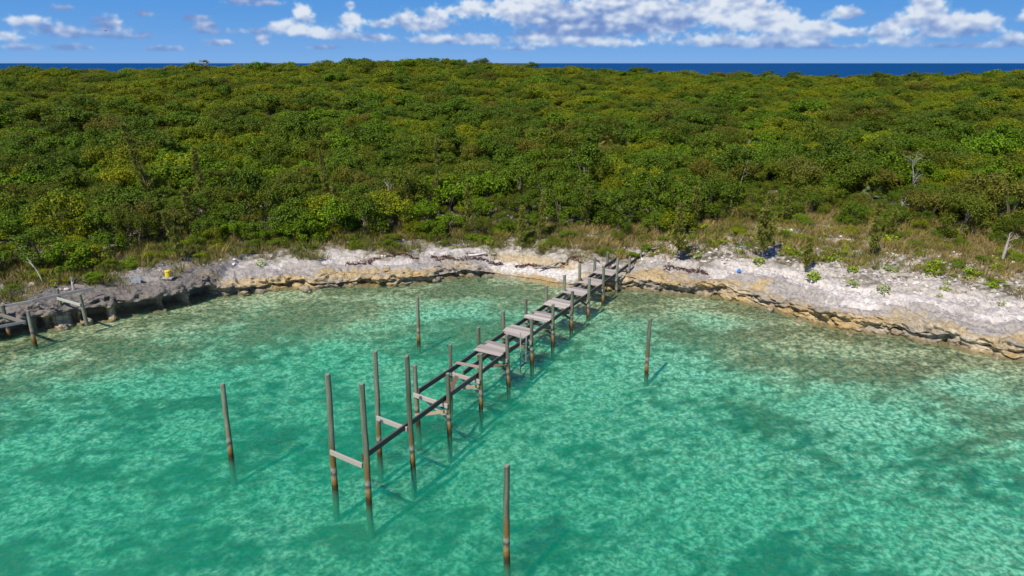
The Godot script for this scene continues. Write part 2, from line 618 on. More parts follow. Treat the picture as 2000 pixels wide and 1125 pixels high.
func ground_colour(x: float, z: float, s: float, y: float) -> Color:
	var hd := headland(x, z)
	var e := smoothstep(5.5, 9.0, x)
	var n1 := n_mid.get_noise_2d(x * 0.6, z * 0.9)
	var n2 := n_fine.get_noise_2d(x * 1.0, z * 1.4)
	var white := Color(0.70, 0.645, 0.60)
	var grey := Color(0.41, 0.375, 0.34)
	var tan_ := Color(0.50, 0.38, 0.20)
	var karst := Color(0.205, 0.185, 0.165)
	var soil := Color(0.14, 0.125, 0.075)
	var rub := Color(0.55, 0.50, 0.44)
	# the spray zone is stained grey, the tide zone ochre, the rock above is bleached
	var bw := beach(x)
	var w := s + n1 * 1.5 + n2 * 0.15 + 0.8 * n_low.get_noise_2d(x * 3.0, z * 3.0)
	var c := tan_
	c = c.lerp(grey, smoothstep(lerpf(0.2, 0.45, e), lerpf(0.65, 1.05, e), w))
	c = c.lerp(white, smoothstep(1.7, 2.5, w + 0.5 * n2) * clampf(0.86 + 0.9 * n1 + 0.25 * n2, 0.25, 1.0))
	var k := karst.lerp(white * 0.85, clampf(smoothstep(1.6, 3.6, w) * (0.42 + 0.9 * n2), 0.0, 1.0))
	k = k.lerp(tan_ * 0.75, 0.55 * (1.0 - smoothstep(-0.1, 0.7, w)))
	c = c.lerp(k, hd)
	if bw > 0.0:
		var sand := Color(0.76, 0.71, 0.64)
		c = c.lerp(sand, bw * (1.0 - smoothstep(1.7, 2.1, s)))
		c = c.lerp(tan_, bw * smoothstep(1.7, 2.0, s) * (1.0 - smoothstep(2.5, 2.9, s)) * 0.8)
	# rubble, thin soil and litter inland
	var v := table(SCRUB_FROM, x)
	var inl := smoothstep(v * lerpf(0.45, 0.26, e), v * lerpf(0.8, 0.5, e), s + n1 * 1.8)
	var mix := lerpf(clampf(0.75 + n2 * 1.4, 0.0, 1.0), clampf(0.50 + n2 * 1.9 + n1 * 1.0, 0.0, 1.0), e)
	var g := rub.lerp(soil, mix)
	c = c.lerp(g, inl)
	return c


func build_land() -> void:
	# fine ground along the shore
	var x0 := -36.0
	var x1 := 44.0
	var z0 := -62.0
	var z1 := -26.0
	var st := 0.135
	var nx := int((x1 - x0) / st) + 1
	var nz := int((z1 - z0) / st) + 1
	var p := PackedVector3Array()
	var col := PackedColorArray()
	var keep := PackedByteArray()
	p.resize(nx * nz)
	col.resize(nx * nz)
	keep.resize(nx * nz)
	for b in nz:
		var z := z0 + b * st
		for a in nx:
			var x := x0 + a * st
			var s := inland(x, z)
			var k := b * nx + a
			if s < 0.25 or s > 22.0:
				p[k] = Vector3(x, 0, z)
				continue
			keep[k] = 1
			var y := land(x, z)
			if s < 0.9:
				y -= 0.30 * pow((0.9 - s) / 0.65, 2.0)
			p[k] = Vector3(x, y, z)
			col[k] = ground_colour(x, z, s, y)
	var sh := Shape.new()
	sh.grid(nx, nz, p, col, keep)
	structure("rocky_ground", sh.mesh(), M.rock, "bleached limestone shelf and thin soil behind the waterline")
	# the rest of the island
	var st2 := 3.0
	var w := 300.0
	nx = int(2.0 * w / st2) + 1
	nz = int(310.0 / st2) + 1
	p = PackedVector3Array()
	col = PackedColorArray()
	keep = PackedByteArray()
	for b in nz:
		var z := -330.0 + b * st2
		for a in nx:
			var x := -w + a * st2
			var s := inland(x, z)
			var inside := x > x0 and x < x1 and s < 20.0 and z > z0
			keep.append(1 if (s > 1.0 or absf(x) > 36.0 and s > -3.0) and not inside else 0)
			var y := smooth_land(x, z, s)
			if s < 24.0 and absf(x) < 44.0:
				y -= 0.25
			p.append(Vector3(x, maxf(y, -2.5), z))
			col.append(Color(0.14, 0.125, 0.075))
	sh = Shape.new()
	sh.grid(nx, nz, p, col, keep)
	structure("island_ground", sh.mesh(), M.ground, "low scrub covered island rising to a gentle ridge")


func build_rock_face() -> void:
	# the undercut face of the shelf, from the sea floor up over its lip
	var cols := 0
	var p := PackedVector3Array()
	var col := PackedColorArray()
	var rows := 0
	var order: Array[int] = []
	for k in shore.size():
		if shore[k].x > -60.0 and shore[k].x < 70.0:
			order.append(k)
	cols = order.size()
	var lines: Array = []
	for k in order:
		var base := shore[k]
		var inn := shore_in[k]
		var x := base.x
		var hd := headland(x, base.y - 0.6)
		var bw := beach(x)
		var e := smoothstep(5.5, 9.0, x)
		var g := n_mid.get_noise_2d(x * 0.9, 71.0)
		var g2 := n_fine.get_noise_2d(x * 0.55, 17.0)
		var lip := lerpf(lerpf(0.40 + 0.35 * g, 0.92 + 0.2 * g, hd), 0.58 + 0.45 * g, e)
		lip = lerpf(maxf(lip, 0.14), 0.06, bw)
		var open := smoothstep(-0.38, -0.15, g2 + 0.25 * g)
		var notch := lerpf(0.16 + 0.34 * maxf(g2, 0.0), 1.25 * open + 0.1, hd)
		notch = lerpf(notch, 0.10 + 0.40 * maxf(g2 - 0.12, 0.0), e)
		notch = lerpf(notch, 0.0, bw)
		var top := []
		for s in [0.30, 0.7, 1.3, 1.8]:
			var q := base + inn * float(s)
			top.append(land(q.x, q.y))
		var ctl := [Vector2(-3.6, -1.05), Vector2(-1.6, -0.62), Vector2(-0.45, -0.38), Vector2(-0.12 + notch * 0.5, -0.10), Vector2(notch, 0.06), Vector2(notch * 0.92, lip * 0.38), Vector2(notch * 0.35, lip * 0.62), Vector2(-0.08, lip * 0.80), Vector2(-0.02, lip * 0.97), Vector2(0.25, maxf(lip + 0.03, top[0] + 0.03)), Vector2(0.7, top[1] + 0.015), Vector2(1.3, top[2] - 0.03), Vector2(1.8, top[3] - 0.25)]
		var per := [3, 3, 4, 5, 4, 5, 5, 4, 5, 6, 5, 3]
		var line := PackedVector3Array()
		for seg in per.size():
			for q in per[seg]:
				var t: float = float(q) / per[seg]
				var c: Vector2 = ctl[seg].cubic_interpolate(ctl[seg + 1], ctl[maxi(seg - 1, 0)], ctl[mini(seg + 2, ctl.size() - 1)], t)
				var w := base + inn * c.x
				var at := Vector3(w.x, c.y, w.y)
				var amp := clampf(1.0 - absf(c.x - 0.1) / 1.6, 0.0, 1.0) * (1.0 - bw * 0.85)
				var d1 := n_mid.get_noise_3d(at.x * 2.6, at.y * 4.2, at.z * 2.6)
				var d2 := n_rid.get_noise_3d(at.x * 1.7, at.y * 3.4, at.z * 1.7)
				var d3 := n_fine.get_noise_3d(at.x * 1.4, at.y * 2.4, at.z * 1.4)
				var gap := n_cell.get_noise_3d(at.x * 1.3, at.y * 2.6, at.z * 1.3) + 1.0
				var blk := n_block.get_noise_3d(at.x * 1.3, at.y * 2.6, at.z * 1.3)
				var push := (0.30 * d1 + 0.12 * d2 + 0.16 * d3 + 0.14 * blk - 0.16 * (1.0 - smoothstep(0.0, 0.2, gap))) * amp
				at.x -= inn.x * push
				at.z -= inn.y * push
				at.y += 0.35 * push * (1.0 if c.y > lip * 0.9 else 0.3)
				line.append(at)
		lines.append(line)
	rows = lines[0].size()
	for r in rows:
		for a in cols:
			var at: Vector3 = lines[a][r]
			p.append(at)
			var k: int = order[a]
			var hd := headland(at.x, shore[k].y - 0.6)
			var bw := beach(at.x)
			var n1 := n_mid.get_noise_3d(at.x * 0.8, at.y * 2.0, at.z * 0.8)
			var n2 := n_fine.get_noise_3d(at.x, at.y * 1.5, at.z)
			var tan_ := Color(0.52, 0.38, 0.19).lerp(Color(0.60, 0.52, 0.38), clampf(0.4 + n1 * 1.5, 0.0, 1.0))
			tan_ = tan_.lerp(Color(0.36, 0.25, 0.11), clampf(n2 * 1.6, 0.0, 0.8))
			tan_ = tan_.lerp(Color(0.33, 0.30, 0.26), clampf(n_mid.get_noise_2d(at.x * 0.55, at.y * 2.0 + 33.0) * 2.2 + 0.15, 0.0, 0.85))
			var c := tan_
			var inn_s := (Vector2(at.x, at.z) - shore[k]).dot(shore_in[k])
			if r > rows / 2 + 4:
				var gr := ground_colour(at.x, at.z, maxf(inn_s, 0.0), at.y)
				c = c.lerp(gr, smoothstep(0.15, 0.6, inn_s + 0.45 * n2 + 0.3 * n1))
			c = c.lerp(Color(0.215, 0.19, 0.165), hd * smoothstep(0.45, 0.75, at.y + 0.3 * n2))
			# algae below the tide line
			var wet := 1.0 - smoothstep(-0.10, 0.05, at.y + 0.10 * n2)
			c = c.lerp(Color(0.20, 0.165, 0.07), wet * 0.85 * (1.0 - bw * 0.6))
			col.append(c)
	var sh := Shape.new()
	sh.grid(cols, rows, p, col)
	var cliff := structure("shore_cliff", sh.mesh(), M.rock, "ochre undercut limestone edge at the waterline")
	# blocks fallen from the lip
	var forms: Array = [boulder_mesh(), boulder_mesh(), boulder_mesh(), boulder_mesh()]
	for k in 24:
		var q := order[rng.randi() % order.size()]
		var base := shore[q]
		if absf(base.x) > 27.0 or beach(base.x) > 0.3 and rng.randf() < 0.7:
			continue
		var at := base + shore_in[q] * rng.randf_range(-0.75, 0.15)
		var size := 0.16 + 0.38 * pow(rng.randf(), 2.6)
		var o := part("boulder", forms[k % 4], M.rock, cliff)
		o.transform = Transform3D(Basis.from_euler(Vector3(rng.randf_range(-0.4, 0.4), rng.randf() * TAU, rng.randf_range(-0.4, 0.4))).scaled(Vector3(size * rng.randf_range(0.9, 1.6), size * 0.8, size)), Vector3(at.x, rng.randf_range(-0.16, 0.04), at.y))


func boulder_mesh() -> ArrayMesh:
	var nu := 17
	var nv := 9
	var p := PackedVector3Array()
	var col := PackedColorArray()
	var off := rng.randf() * 90.0
	for b in nv:
		for a in nu:
			var lat := PI * b / (nv - 1) - PI / 2
			var lon := TAU * (a % (nu - 1)) / (nu - 1)
			var d := Vector3(cos(lat) * cos(lon), -sin(lat), cos(lat) * sin(lon))
			var r := 0.5 * (1.0 + 0.35 * n_block.get_noise_3d(d.x * 1.6 + off, d.y * 1.6, d.z * 1.6) + 0.45 * n_mid.get_noise_3d(d.x * 3.0 + off, d.y * 3.0, d.z * 3.0))
			p.append(d * r)
			var n := n_fine.get_noise_3d(d.x + off, d.y, d.z)
			col.append(Color(0.46, 0.36, 0.20).lerp(Color(0.30, 0.27, 0.23), clampf(0.5 + n * 1.5, 0.0, 1.0)))
	var sh := Shape.new()
	sh.grid(nu, nv, p, col)
	return sh.mesh()


# ---------------------------------------------------------------- sea

const DEPTH := [[0.0, 0.20], [1.5, 0.24], [4.0, 0.32], [8.0, 0.54], [13.0, 0.90], [20.0, 1.28], [28.0, 1.5], [60.0, 2.2]]


func sea_floor(x: float, z: float) -> float:
	var s := -inland(x, z)
	if s < 0.0:
		return -0.45
	var d := table(DEPTH, s)
	# shallower on the right of the cove
	d *= lerpf(1.0, 0.80, smoothstep(2.0, 14.0, x))
	var soft := clampf(s / 4.0, 0.2, 1.0)
	d += soft * (0.11 * n_mid.get_noise_2d(x * 0.7, z * 0.7) + 0.07 * n_fine.get_noise_2d(x * 0.9, z * 0.9))
	return -d


func build_seabed() -> void:
	var x0 := -60.0
	var x1 := 60.0
	var z0 := -47.5
	var z1 := 6.0
	var st := 0.25
	var nx := int((x1 - x0) / st) + 1
	var nz := int((z1 - z0) / st) + 1
	var p := PackedVector3Array()
	var col := PackedColorArray()
	var keep := PackedByteArray()
	p.resize(nx * nz)
	col.resize(nx * nz)
	keep.resize(nx * nz)
	for b in nz:
		var z := z0 + b * st
		for a in nx:
			var x := x0 + a * st
			var k := b * nx + a
			var s := -inland(x, z)
			var y := sea_floor(x, z)
			p[k] = Vector3(x, y, z)
			if s < -1.2:
				continue
			keep[k] = 1
			var n1 := n_mid.get_noise_2d(x * 0.42 + 50.0, z * 0.62)
			var n2 := n_fine.get_noise_2d(x * 0.55, z * 0.75 + 20.0)
			var n3 := n_low.get_noise_2d(x * 2.2 + 7.0, z * 3.2)
			var sand := Color(0.25, 0.71, 0.50)  # sand tinted green to carry part of the water's depth colour
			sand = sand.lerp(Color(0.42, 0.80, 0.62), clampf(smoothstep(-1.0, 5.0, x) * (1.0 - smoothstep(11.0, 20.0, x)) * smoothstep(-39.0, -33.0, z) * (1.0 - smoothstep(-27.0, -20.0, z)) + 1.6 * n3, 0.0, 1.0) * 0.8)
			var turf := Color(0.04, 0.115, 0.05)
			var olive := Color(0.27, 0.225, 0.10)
			# sand patches among turf algae, the water's turquoise painted into both; brown weed on the rocky inshore floor
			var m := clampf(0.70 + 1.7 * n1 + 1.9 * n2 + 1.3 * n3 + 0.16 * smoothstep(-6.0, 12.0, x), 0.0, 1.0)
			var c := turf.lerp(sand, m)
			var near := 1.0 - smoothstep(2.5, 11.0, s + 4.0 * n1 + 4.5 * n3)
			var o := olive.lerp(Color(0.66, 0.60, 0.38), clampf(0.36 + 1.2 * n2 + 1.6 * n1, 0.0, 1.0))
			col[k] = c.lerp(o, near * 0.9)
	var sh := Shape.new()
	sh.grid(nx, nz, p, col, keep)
	structure("seabed", sh.mesh(), M.seabed, "sandy sea floor with dark patches of algae, turquoise of the water painted in")
	# a coarse floor further out, off the frame
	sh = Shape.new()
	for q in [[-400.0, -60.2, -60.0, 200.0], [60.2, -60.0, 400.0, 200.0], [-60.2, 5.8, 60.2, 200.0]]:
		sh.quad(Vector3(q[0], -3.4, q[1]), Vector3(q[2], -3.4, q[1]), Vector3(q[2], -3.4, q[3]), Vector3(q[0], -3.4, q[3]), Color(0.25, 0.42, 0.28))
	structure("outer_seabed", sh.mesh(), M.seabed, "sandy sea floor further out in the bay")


func build_water() -> void:
	var root := Node3D.new()
	root.name = numbered("water")
	add_child(root)
	root.set_meta("kind", "structure")
	root.set_meta("label", "clear turquoise shallow water filling the cove")
	var x0 := -46.0
	var x1 := 46.0
	var z0 := -47.0
	var z1 := -8.0
	var st := 0.175
	var nx := int((x1 - x0) / st) + 1
	var nz := int((z1 - z0) / st) + 1
	var p := PackedVector3Array()
	var col := PackedColorArray()
	var keep := PackedByteArray()
	p.resize(nx * nz)
	col.resize(nx * nz)
	keep.resize(nx * nz)
	var wav := FastNoiseLite.new()
	wav.noise_type = FastNoiseLite.TYPE_SIMPLEX_SMOOTH
	wav.seed = 131
	wav.frequency = 0.95
	wav.fractal_octaves = 4
	wav.fractal_gain = 0.55
	for b in nz:
		var z := z0 + b * st
		for a in nx:
			var x := x0 + a * st
			var k := b * nx + a
			var s := -inland(x, z)
			keep[k] = 1 if s > -2.2 else 0
			var calm := clampf(0.35 + s / 6.0, 0.3, 1.0)
			# short wind ripples running along the cove
			var u := x * 0.55 + z * 0.25
			var w := z * 1.25 - x * 0.35
			p[k] = Vector3(x, 0.07 * calm * wav.get_noise_2d(u, w), z)
			col[k] = Color.WHITE
	var sh := Shape.new()
	sh.grid(nx, nz, p, col, keep)
	part("water_surface", sh.mesh(), M.water, root)
	sh = Shape.new()
	for q in [[-400.0, -60.0, -46.0, 200.0], [46.0, -60.0, 400.0, 200.0], [-46.0, -8.0, 46.0, 200.0]]:
		sh.quad(Vector3(q[0], 0, q[1]), Vector3(q[2], 0, q[1]), Vector3(q[2], 0, q[3]), Vector3(q[0], 0, q[3]), Color.WHITE)
	part("outer_water_surface", sh.mesh(), M.water, root)
	# the water itself: it scatters green and blue light and swallows red
	var body := FogVolume.new()
	body.name = "water_body"
	body.shape = RenderingServer.FOG_VOLUME_SHAPE_BOX
	body.size = Vector3(500, 6.0, 200)
	var fm := FogMaterial.new()
	fm.albedo = lin(0.004, 1.0, 0.53)
	fm.density = 0.33
	body.material = fm
	root.add_child(body)
	body.position = Vector3(0, -3.10, 49.0)


func build_far_sea() -> void:
	var sh := Shape.new()
	var f := 50000.0
	sh.quad(Vector3(-f, -0.5, -f), Vector3(f, -0.5, -f), Vector3(f, -0.5, -240), Vector3(-f, -0.5, -240), Color.WHITE)
	sh.quad(Vector3(-f, -0.5, -240), Vector3(-250, -0.5, -240), Vector3(-250, -0.5, 200), Vector3(-f, -0.5, 200), Color.WHITE)
	sh.quad(Vector3(250, -0.5, -240), Vector3(f, -0.5, -240), Vector3(f, -0.5, 200), Vector3(250, -0.5, 200), Color.WHITE)
	structure("sea", sh.mesh(), M.far_sea, "deep blue open sea on the horizon beyond the island")


# ---------------------------------------------------------------- timber

func bent(i: float, left: bool, inward := 0.0) -> Vector2:
	var p := Vector2(-4.546 + 1.0945 * i, -19.74 - 2.215 * i)
	var across := Vector2(-1.3, -0.85)
	return p + across * (1.0 - inward / 1.553) if left else p + across * (inward / 1.553)


func pile_mesh(base_y: float, top: float, radius: float, lean: Vector2, tide := 0.0, dry := false) -> ArrayMesh:
	# a round post from base_y up to top, heights over the water; green treated wood, rust stain, bleached ring, wet foot
	var sh := Shape.new()
	var ys := PackedFloat32Array()
	var y := base_y
	while y < top - 0.05:
		ys.append(y)
		y += 0.07 if y > -0.3 and y < 1.7 else 0.25
	ys.append(top)
	var sides := 12
	var ph := rng.randf() * 50.0
	tide += rng.randf_range(-0.10, 0.10)
	var tone := rng.randf_range(0.75, 1.25)
	var stain := rng.randf_range(0.45, 1.0)
	var rust_top := (1.15 + rng.randf_range(-0.25, 0.3)) * clampf(top / 2.3, 0.6, 1.25)
	for k in ys.size():
		var h := ys[k]
		var t := (h - base_y) / (top - base_y)
		var r := radius * lerpf(1.10, 0.90, t) * (1.0 + 0.05 * n_fine.get_noise_2d(h * 1.3, ph))
		var mid := Vector3(lean.x * h + 0.02 * n_mid.get_noise_2d(h, ph), h, lean.y * h + 0.02 * n_mid.get_noise_2d(h, ph + 9.0))
		for s in sides:
			var w := TAU * s / sides
			var nn := Vector3(cos(w), 0, sin(w))
			var rr := r * (1.0 + 0.05 * n_fine.get_noise_3d(nn.x * 2.0 + ph, h * 0.25, nn.z * 2.0))
			sh.v.append(mid + nn * rr)
			sh.n.append(nn)
			var j := 0.10 * n_fine.get_noise_3d(nn.x + ph, h * 0.6, nn.z) + 0.05 * n_mid.get_noise_2d(w * 2.0, ph)
			var q := h + j - tide
			var green := Color(0.14, 0.17, 0.11).lerp(Color(0.31, 0.31, 0.24), clampf(0.5 + 1.6 * n_fine.get_noise_3d(nn.x * 1.5, h * 0.35 + ph, nn.z * 1.5), 0, 1))
			green = Color(green.r * tone, green.g * tone, green.b * tone)
			var c := green
			if not dry:
				c = c.lerp(Color(0.27, 0.155, 0.05), stain * (1.0 - smoothstep(rust_top - 0.55, rust_top + 0.25, q + 3.5 * j)))
				c = c.lerp(Color(0.42, 0.37, 0.30), smoothstep(0.74, 0.66, q))
				c = c.lerp(Color(0.115, 0.10, 0.10), smoothstep(0.56, 0.52, q))
				c = c.lerp(Color(0.44, 0.30, 0.15), smoothstep(0.45, 0.38, q))
				c = c.lerp(Color(0.32, 0.17, 0.045), smoothstep(0.30, 0.20, q))
				c = c.lerp(Color(0.085, 0.06, 0.02), smoothstep(0.15, 0.02, q))
				c = c.lerp(Color(0.09, 0.21, 0.11), smoothstep(-0.12, -0.40, q))
			sh.c.append(c)
	for k in ys.size() - 1:
		for s in sides:
			var a := k * sides + s
			var b := k * sides + (s + 1) % sides
			for q in [a, a + sides, b, b, a + sides, b + sides]:
				sh.i.append(q)
	# i.e. wound so that the outside is the front
	for k in range(0, sh.i.size(), 3):
		var a := sh.v[sh.i[k]]
		var nn := (sh.v[sh.i[k + 2]] - a).cross(sh.v[sh.i[k + 1]] - a)
		if nn.dot(sh.n[sh.i[k]]) < 0.0:
			var keep := sh.i[k + 1]
			sh.i[k + 1] = sh.i[k + 2]
			sh.i[k + 2] = keep
	return sh.mesh()


func end_grain(radius: float) -> ArrayMesh:
	# the sawn, slightly domed top of a post
	var sh := Shape.new()
	var path := PackedVector3Array([Vector3(0, -0.01, 0), Vector3(0, 0.008, 0), Vector3(0, 0.018, 0)])
	var c := Color(0.38, 0.34, 0.28)
	sh.tube(path, PackedFloat32Array([radius, radius * 0.97, radius * 0.8]), 12, PackedColorArray([c, c, c]))
	return sh.mesh()


func add_pile(parent: Node3D, called: String, at: Vector2, top: float, base: float, radius := 0.1, lean := Vector2.ZERO, tide := 0.0, dry := false) -> MeshInstance3D:
	var o := part(called, pile_mesh(base, top, radius, lean, tide, dry), M.pile, parent)
	o.position = Vector3(at.x, 0, at.y) - parent.position
	var cap := part("end_grain", end_grain(radius * 0.90), M.pile, o)
	cap.position = Vector3(lean.x * top, top, lean.y * top)
	return o


func grey_wood(dark := 1.0) -> Color:
	var g := rng.randf_range(0.85, 1.15) * dark
	return Color(0.50, 0.44, 0.395) * g if rng.randf() < 0.75 else Color(0.45, 0.41, 0.38) * g


func timber(parent: Node3D, called: String, a: Vector3, b: Vector3, w: float, h: float, col: Color, roll := 0.0) -> MeshInstance3D:
	# the mesh lies along its own z axis so that the grain runs along it
	var sh := Shape.new()
	var len_ := a.distance_to(b)
	sh.beam(Vector3(0, 0, len_ / 2), Vector3(0, 0, -len_ / 2), w, h, col, col * 0.8)
	var o := part(called, sh.mesh(), M.timber, parent)
	var up := Vector3.UP if absf((b - a).normalized().y) < 0.98 else Vector3.RIGHT
	var t := Transform3D(Basis.looking_at(b - a, up), (a + b) / 2.0 - parent.position)
	t.basis = t.basis * Basis(Vector3(0, 0, 1), roll)
	o.transform = t
	return o


func at3(p: Vector2, y: float) -> Vector3:
	return Vector3(p.x, y, p.y)


func build_jetty() -> void:
	var j := thing("ruined_jetty", "long ruined timber jetty with broken deck running from the shore into turquoise water", "jetty", Vector3(1.0, 0, -31.0))
	var tops_r := [4.1, 4.05, 2.44, 2.28, 2.24, 2.14, 2.08, 2.06, 2.06, 2.18, 2.05, 1.55, 1.30]
	var tops_l := [4.0, 3.86, 2.36, 2.30, 2.25, 2.2, 2.1, 2.05, 2.0, 2.07, 1.87, 1.62, 1.22]
	var deck := func(i: float) -> float: return table([[0, 1.62], [1, 1.55], [2, 1.50], [3, 1.42], [4, 1.42], [6, 1.30], [8, 1.19], [9, 1.08], [12, 0.98]], i)
	for i in 13:
		for left in [false, true]:
			var p := bent(i, left)
			var s := inland(p.x, p.y)
			var foot: float = (land(p.x, p.y) if s > 0.3 else sea_floor(p.x, p.y)) - 0.5
			var lean := Vector2(rng.randf_range(-0.02, 0.02), rng.randf_range(-0.02, 0.02))
			add_pile(j, "pile", p, tops_l[i] if left else tops_r[i], foot, rng.randf_range(0.080, 0.097) if i > 1 else rng.randf_range(0.09, 0.102), lean, 0.0 if i < 10 else -0.4)
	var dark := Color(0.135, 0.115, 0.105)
	# stringers inside the two rows of piles, one bay to a timber, with a middle one under the decks
	for i in 12:
		for row in 3:
			if row == 1 and i < 2 or row == 2 and (i < 3 or i > 10):
				continue
			var inw: float = [0.17, 0.17, 0.80][row]
			var a := bent(i - (0.04 if i > 0 else 0.0), row == 1, inw)
			var b := bent(i + 1.02, row == 1, inw)
			var drop: float = 0.0 if row < 2 else -0.02
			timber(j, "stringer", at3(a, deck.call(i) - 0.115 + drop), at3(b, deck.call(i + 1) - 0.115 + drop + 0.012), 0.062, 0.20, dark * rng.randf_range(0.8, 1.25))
	# cross beams at the bents
	for i in 13:
		var lo: float = [1.36, 1.42, 1.20, 1.13][i] if i < 4 else deck.call(i) - 0.33
		var a := bent(i - 0.055, true, -0.05 if i > 1 else 0.08)
		var b := bent(i - 0.055, false, -0.05 if i > 1 else 0.06)
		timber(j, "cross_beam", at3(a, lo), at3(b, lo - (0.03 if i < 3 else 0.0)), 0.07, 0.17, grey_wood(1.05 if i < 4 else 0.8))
	# diagonal braces
	for i in range(2, 10):
		var a := bent(i + 0.055, true, 0.0)
		var b := bent(i + 0.055, false, 0.0)
		var c := grey_wood(1.0 if i < 4 else 0.45)  # braces below the deck get their shade painted in as darker wood
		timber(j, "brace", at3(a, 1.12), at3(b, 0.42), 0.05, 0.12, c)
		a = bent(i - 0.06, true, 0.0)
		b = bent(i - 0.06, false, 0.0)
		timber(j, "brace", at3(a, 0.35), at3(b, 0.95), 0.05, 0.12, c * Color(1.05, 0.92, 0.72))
	# what is left of the deck: a few planks over each bent
	for i in range(4, 11):
		var n: int = [4, 5, 5, 5, 4, 4, 4][i - 4]
		for k in n:
			var t: float = i - 0.26 + 0.53 * (k + 0.5) / n + rng.randf_range(-0.006, 0.006)
			var skew := rng.randf_range(-0.014, 0.014)
			var ends := rng.randf_range(0.0, 0.10) + (0.22 if rng.randf() < 0.15 else 0.0)
			var a := bent(t + skew, true, 0.06 + ends)
			var b := bent(t - skew, false, 0.06 + rng.randf_range(0.0, 0.06))
			var y: float = deck.call(t) + 0.022
			timber(j, "plank", at3(a, y + rng.randf_range(0.0, 0.015)), at3(b, y + rng.randf_range(0.0, 0.02)), 0.53 * 2.47 / n * rng.randf_range(0.74, 0.93), 0.042, grey_wood(rng.randf_range(0.8, 1.2)), rng.randf_range(-0.06, 0.06))
	timber(j, "plank", at3(bent(3.12, true, 0.05), 1.45), at3(bent(3.20, false, 0.095), 1.45), 0.19, 0.045, Color(0.42, 0.32, 0.27))
	# a loose plank that hangs from the stringer
	timber(j, "plank", at3(bent(2.75, true, 0.75), 1.36), at3(bent(2.08, false, 0.45), 0.80), 0.16, 0.045, Color(0.20, 0.12, 0.085), 0.3)
	# landing end on the rock
	timber(j, "cross_beam", at3(bent(12.05, true, -0.1), deck.call(12) - 0.05), at3(bent(12.05, false, -0.1), deck.call(12) - 0.05), 0.09, 0.2, Color(0.12, 0.10, 0.09))
	timber(j, "plank", at3(bent(12.28, true, 0.1), deck.call(12) + 0.07), at3(bent(12.28, false, -0.1), deck.call(12) + 0.04), 0.42, 0.05, Color(0.62, 0.58, 0.53))
	# a ladder down the outer side
	var la := at3(bent(4.42, false, -0.10), 0.0)
	var lb := at3(bent(4.66, false, -0.10), 0.0)
	var lad := timber(j, "ladder", la + Vector3(0, 0.10, 0), la + Vector3(0, 1.98, 0), 0.085, 0.05, Color(0.42, 0.37, 0.33))
	var rail := timber(j, "ladder_rail", lb + Vector3(0, 0.25, 0), lb + Vector3(0, 1.62, 0), 0.085, 0.05, Color(0.36, 0.34, 0.31))
	for y in [0.36]:
		timber(j, "ladder_rung", la + Vector3(0, y, 0), lb + Vector3(0, y, 0), 0.05, 0.08, Color(0.22, 0.19, 0.16))
	lad.name = "ladder_rail"
	rail.name = "ladder_rail"


func build_small_jetty() -> void:
	# the remains of a second jetty at the left edge of the frame
	var j := thing("broken_jetty", "short broken jetty frame with pale rails at the left edge against dark rock", "jetty", Vector3(-24.0, 0, -34.5))
	add_pile(j, "pile", Vector2(-23.70, -33.15), 1.72, sea_floor(-23.7, -33.15) - 0.5, 0.095)
	add_pile(j, "pile", Vector2(-25.75, -34.30), 1.62, sea_floor(-25.75, -34.3) - 0.5, 0.095)
	add_pile(j, "pile", Vector2(-22.12, -35.05), 1.95, 0.3, 0.09, Vector2(-0.05, 0), 0, true)
	add_pile(j, "pile", Vector2(-24.05, -36.15), 1.90, 0.3, 0.09, Vector2.ZERO, 0, true)
	add_pile(j, "pile", Vector2(-26.2, -31.3), 1.6, -1.5, 0.095)
	add_pile(j, "pile", Vector2(-28.1, -32.4), 1.6, -1.2, 0.095)
	var pale := Color(0.50, 0.47, 0.44)
	timber(j, "rail", Vector3(-28.3, 1.50, -32.2), Vector3(-24.85, 1.53, -35.25), 0.05, 0.13, pale)
	timber(j, "rail", Vector3(-24.87, 1.545, -35.27), Vector3(-22.75, 1.62, -37.25), 0.05, 0.13, pale * 0.8)
	timber(j, "rail", Vector3(-27.2, 1.20, -30.1), Vector3(-23.85, 1.20, -33.05), 0.05, 0.13, Color(0.30, 0.30, 0.30))
	timber(j, "cross_beam", Vector3(-24.05, 1.42, -36.02), Vector3(-22.2, 1.42, -34.93), 0.06, 0.14, Color(0.52, 0.54, 0.46))
	timber(j, "cross_beam", Vector3(-25.8, 1.15, -34.15), Vector3(-23.85, 1.15, -33.02), 0.07, 0.18, Color(0.25, 0.23, 0.20))


func build_lone_piles() -> void:
	var rows := [
		[Vector2(-9.99, -22.53), 2.76, Vector2(0.012, 0.0), "leftmost lone pile in open water, leaning slightly, rusty below"],
		[Vector2(-4.67, -33.42), 2.32, Vector2(0.01, 0.0), "lone thin pile standing in shallow water between left shore and jetty"],
		[Vector2(6.10, -29.86), 2.48, Vector2(-0.004, 0.0), "lone pile standing in the shallows to the right of the jetty"],
		[Vector2(-0.15, -17.00), 2.94, Vector2(0.0, 0.0), "nearest lone pile with pale grey top, at the bottom of the picture"],
	]
	for r in rows:
		var p: Vector2 = r[0]
		var o := thing("mooring_pile", r[3], "pile", Vector3(p.x, 0, p.y), "lone mooring piles around the jetty")
		add_pile(o, "post", p, r[1], sea_floor(p.x, p.y) - 0.5, 0.092, r[2])


# ---------------------------------------------------------------- plants

var crowns: Array = []       # {mesh, trunk, kind}
const KINDS := ["dark green", "yellow-green", "olive", "bright green", "brownish olive"]


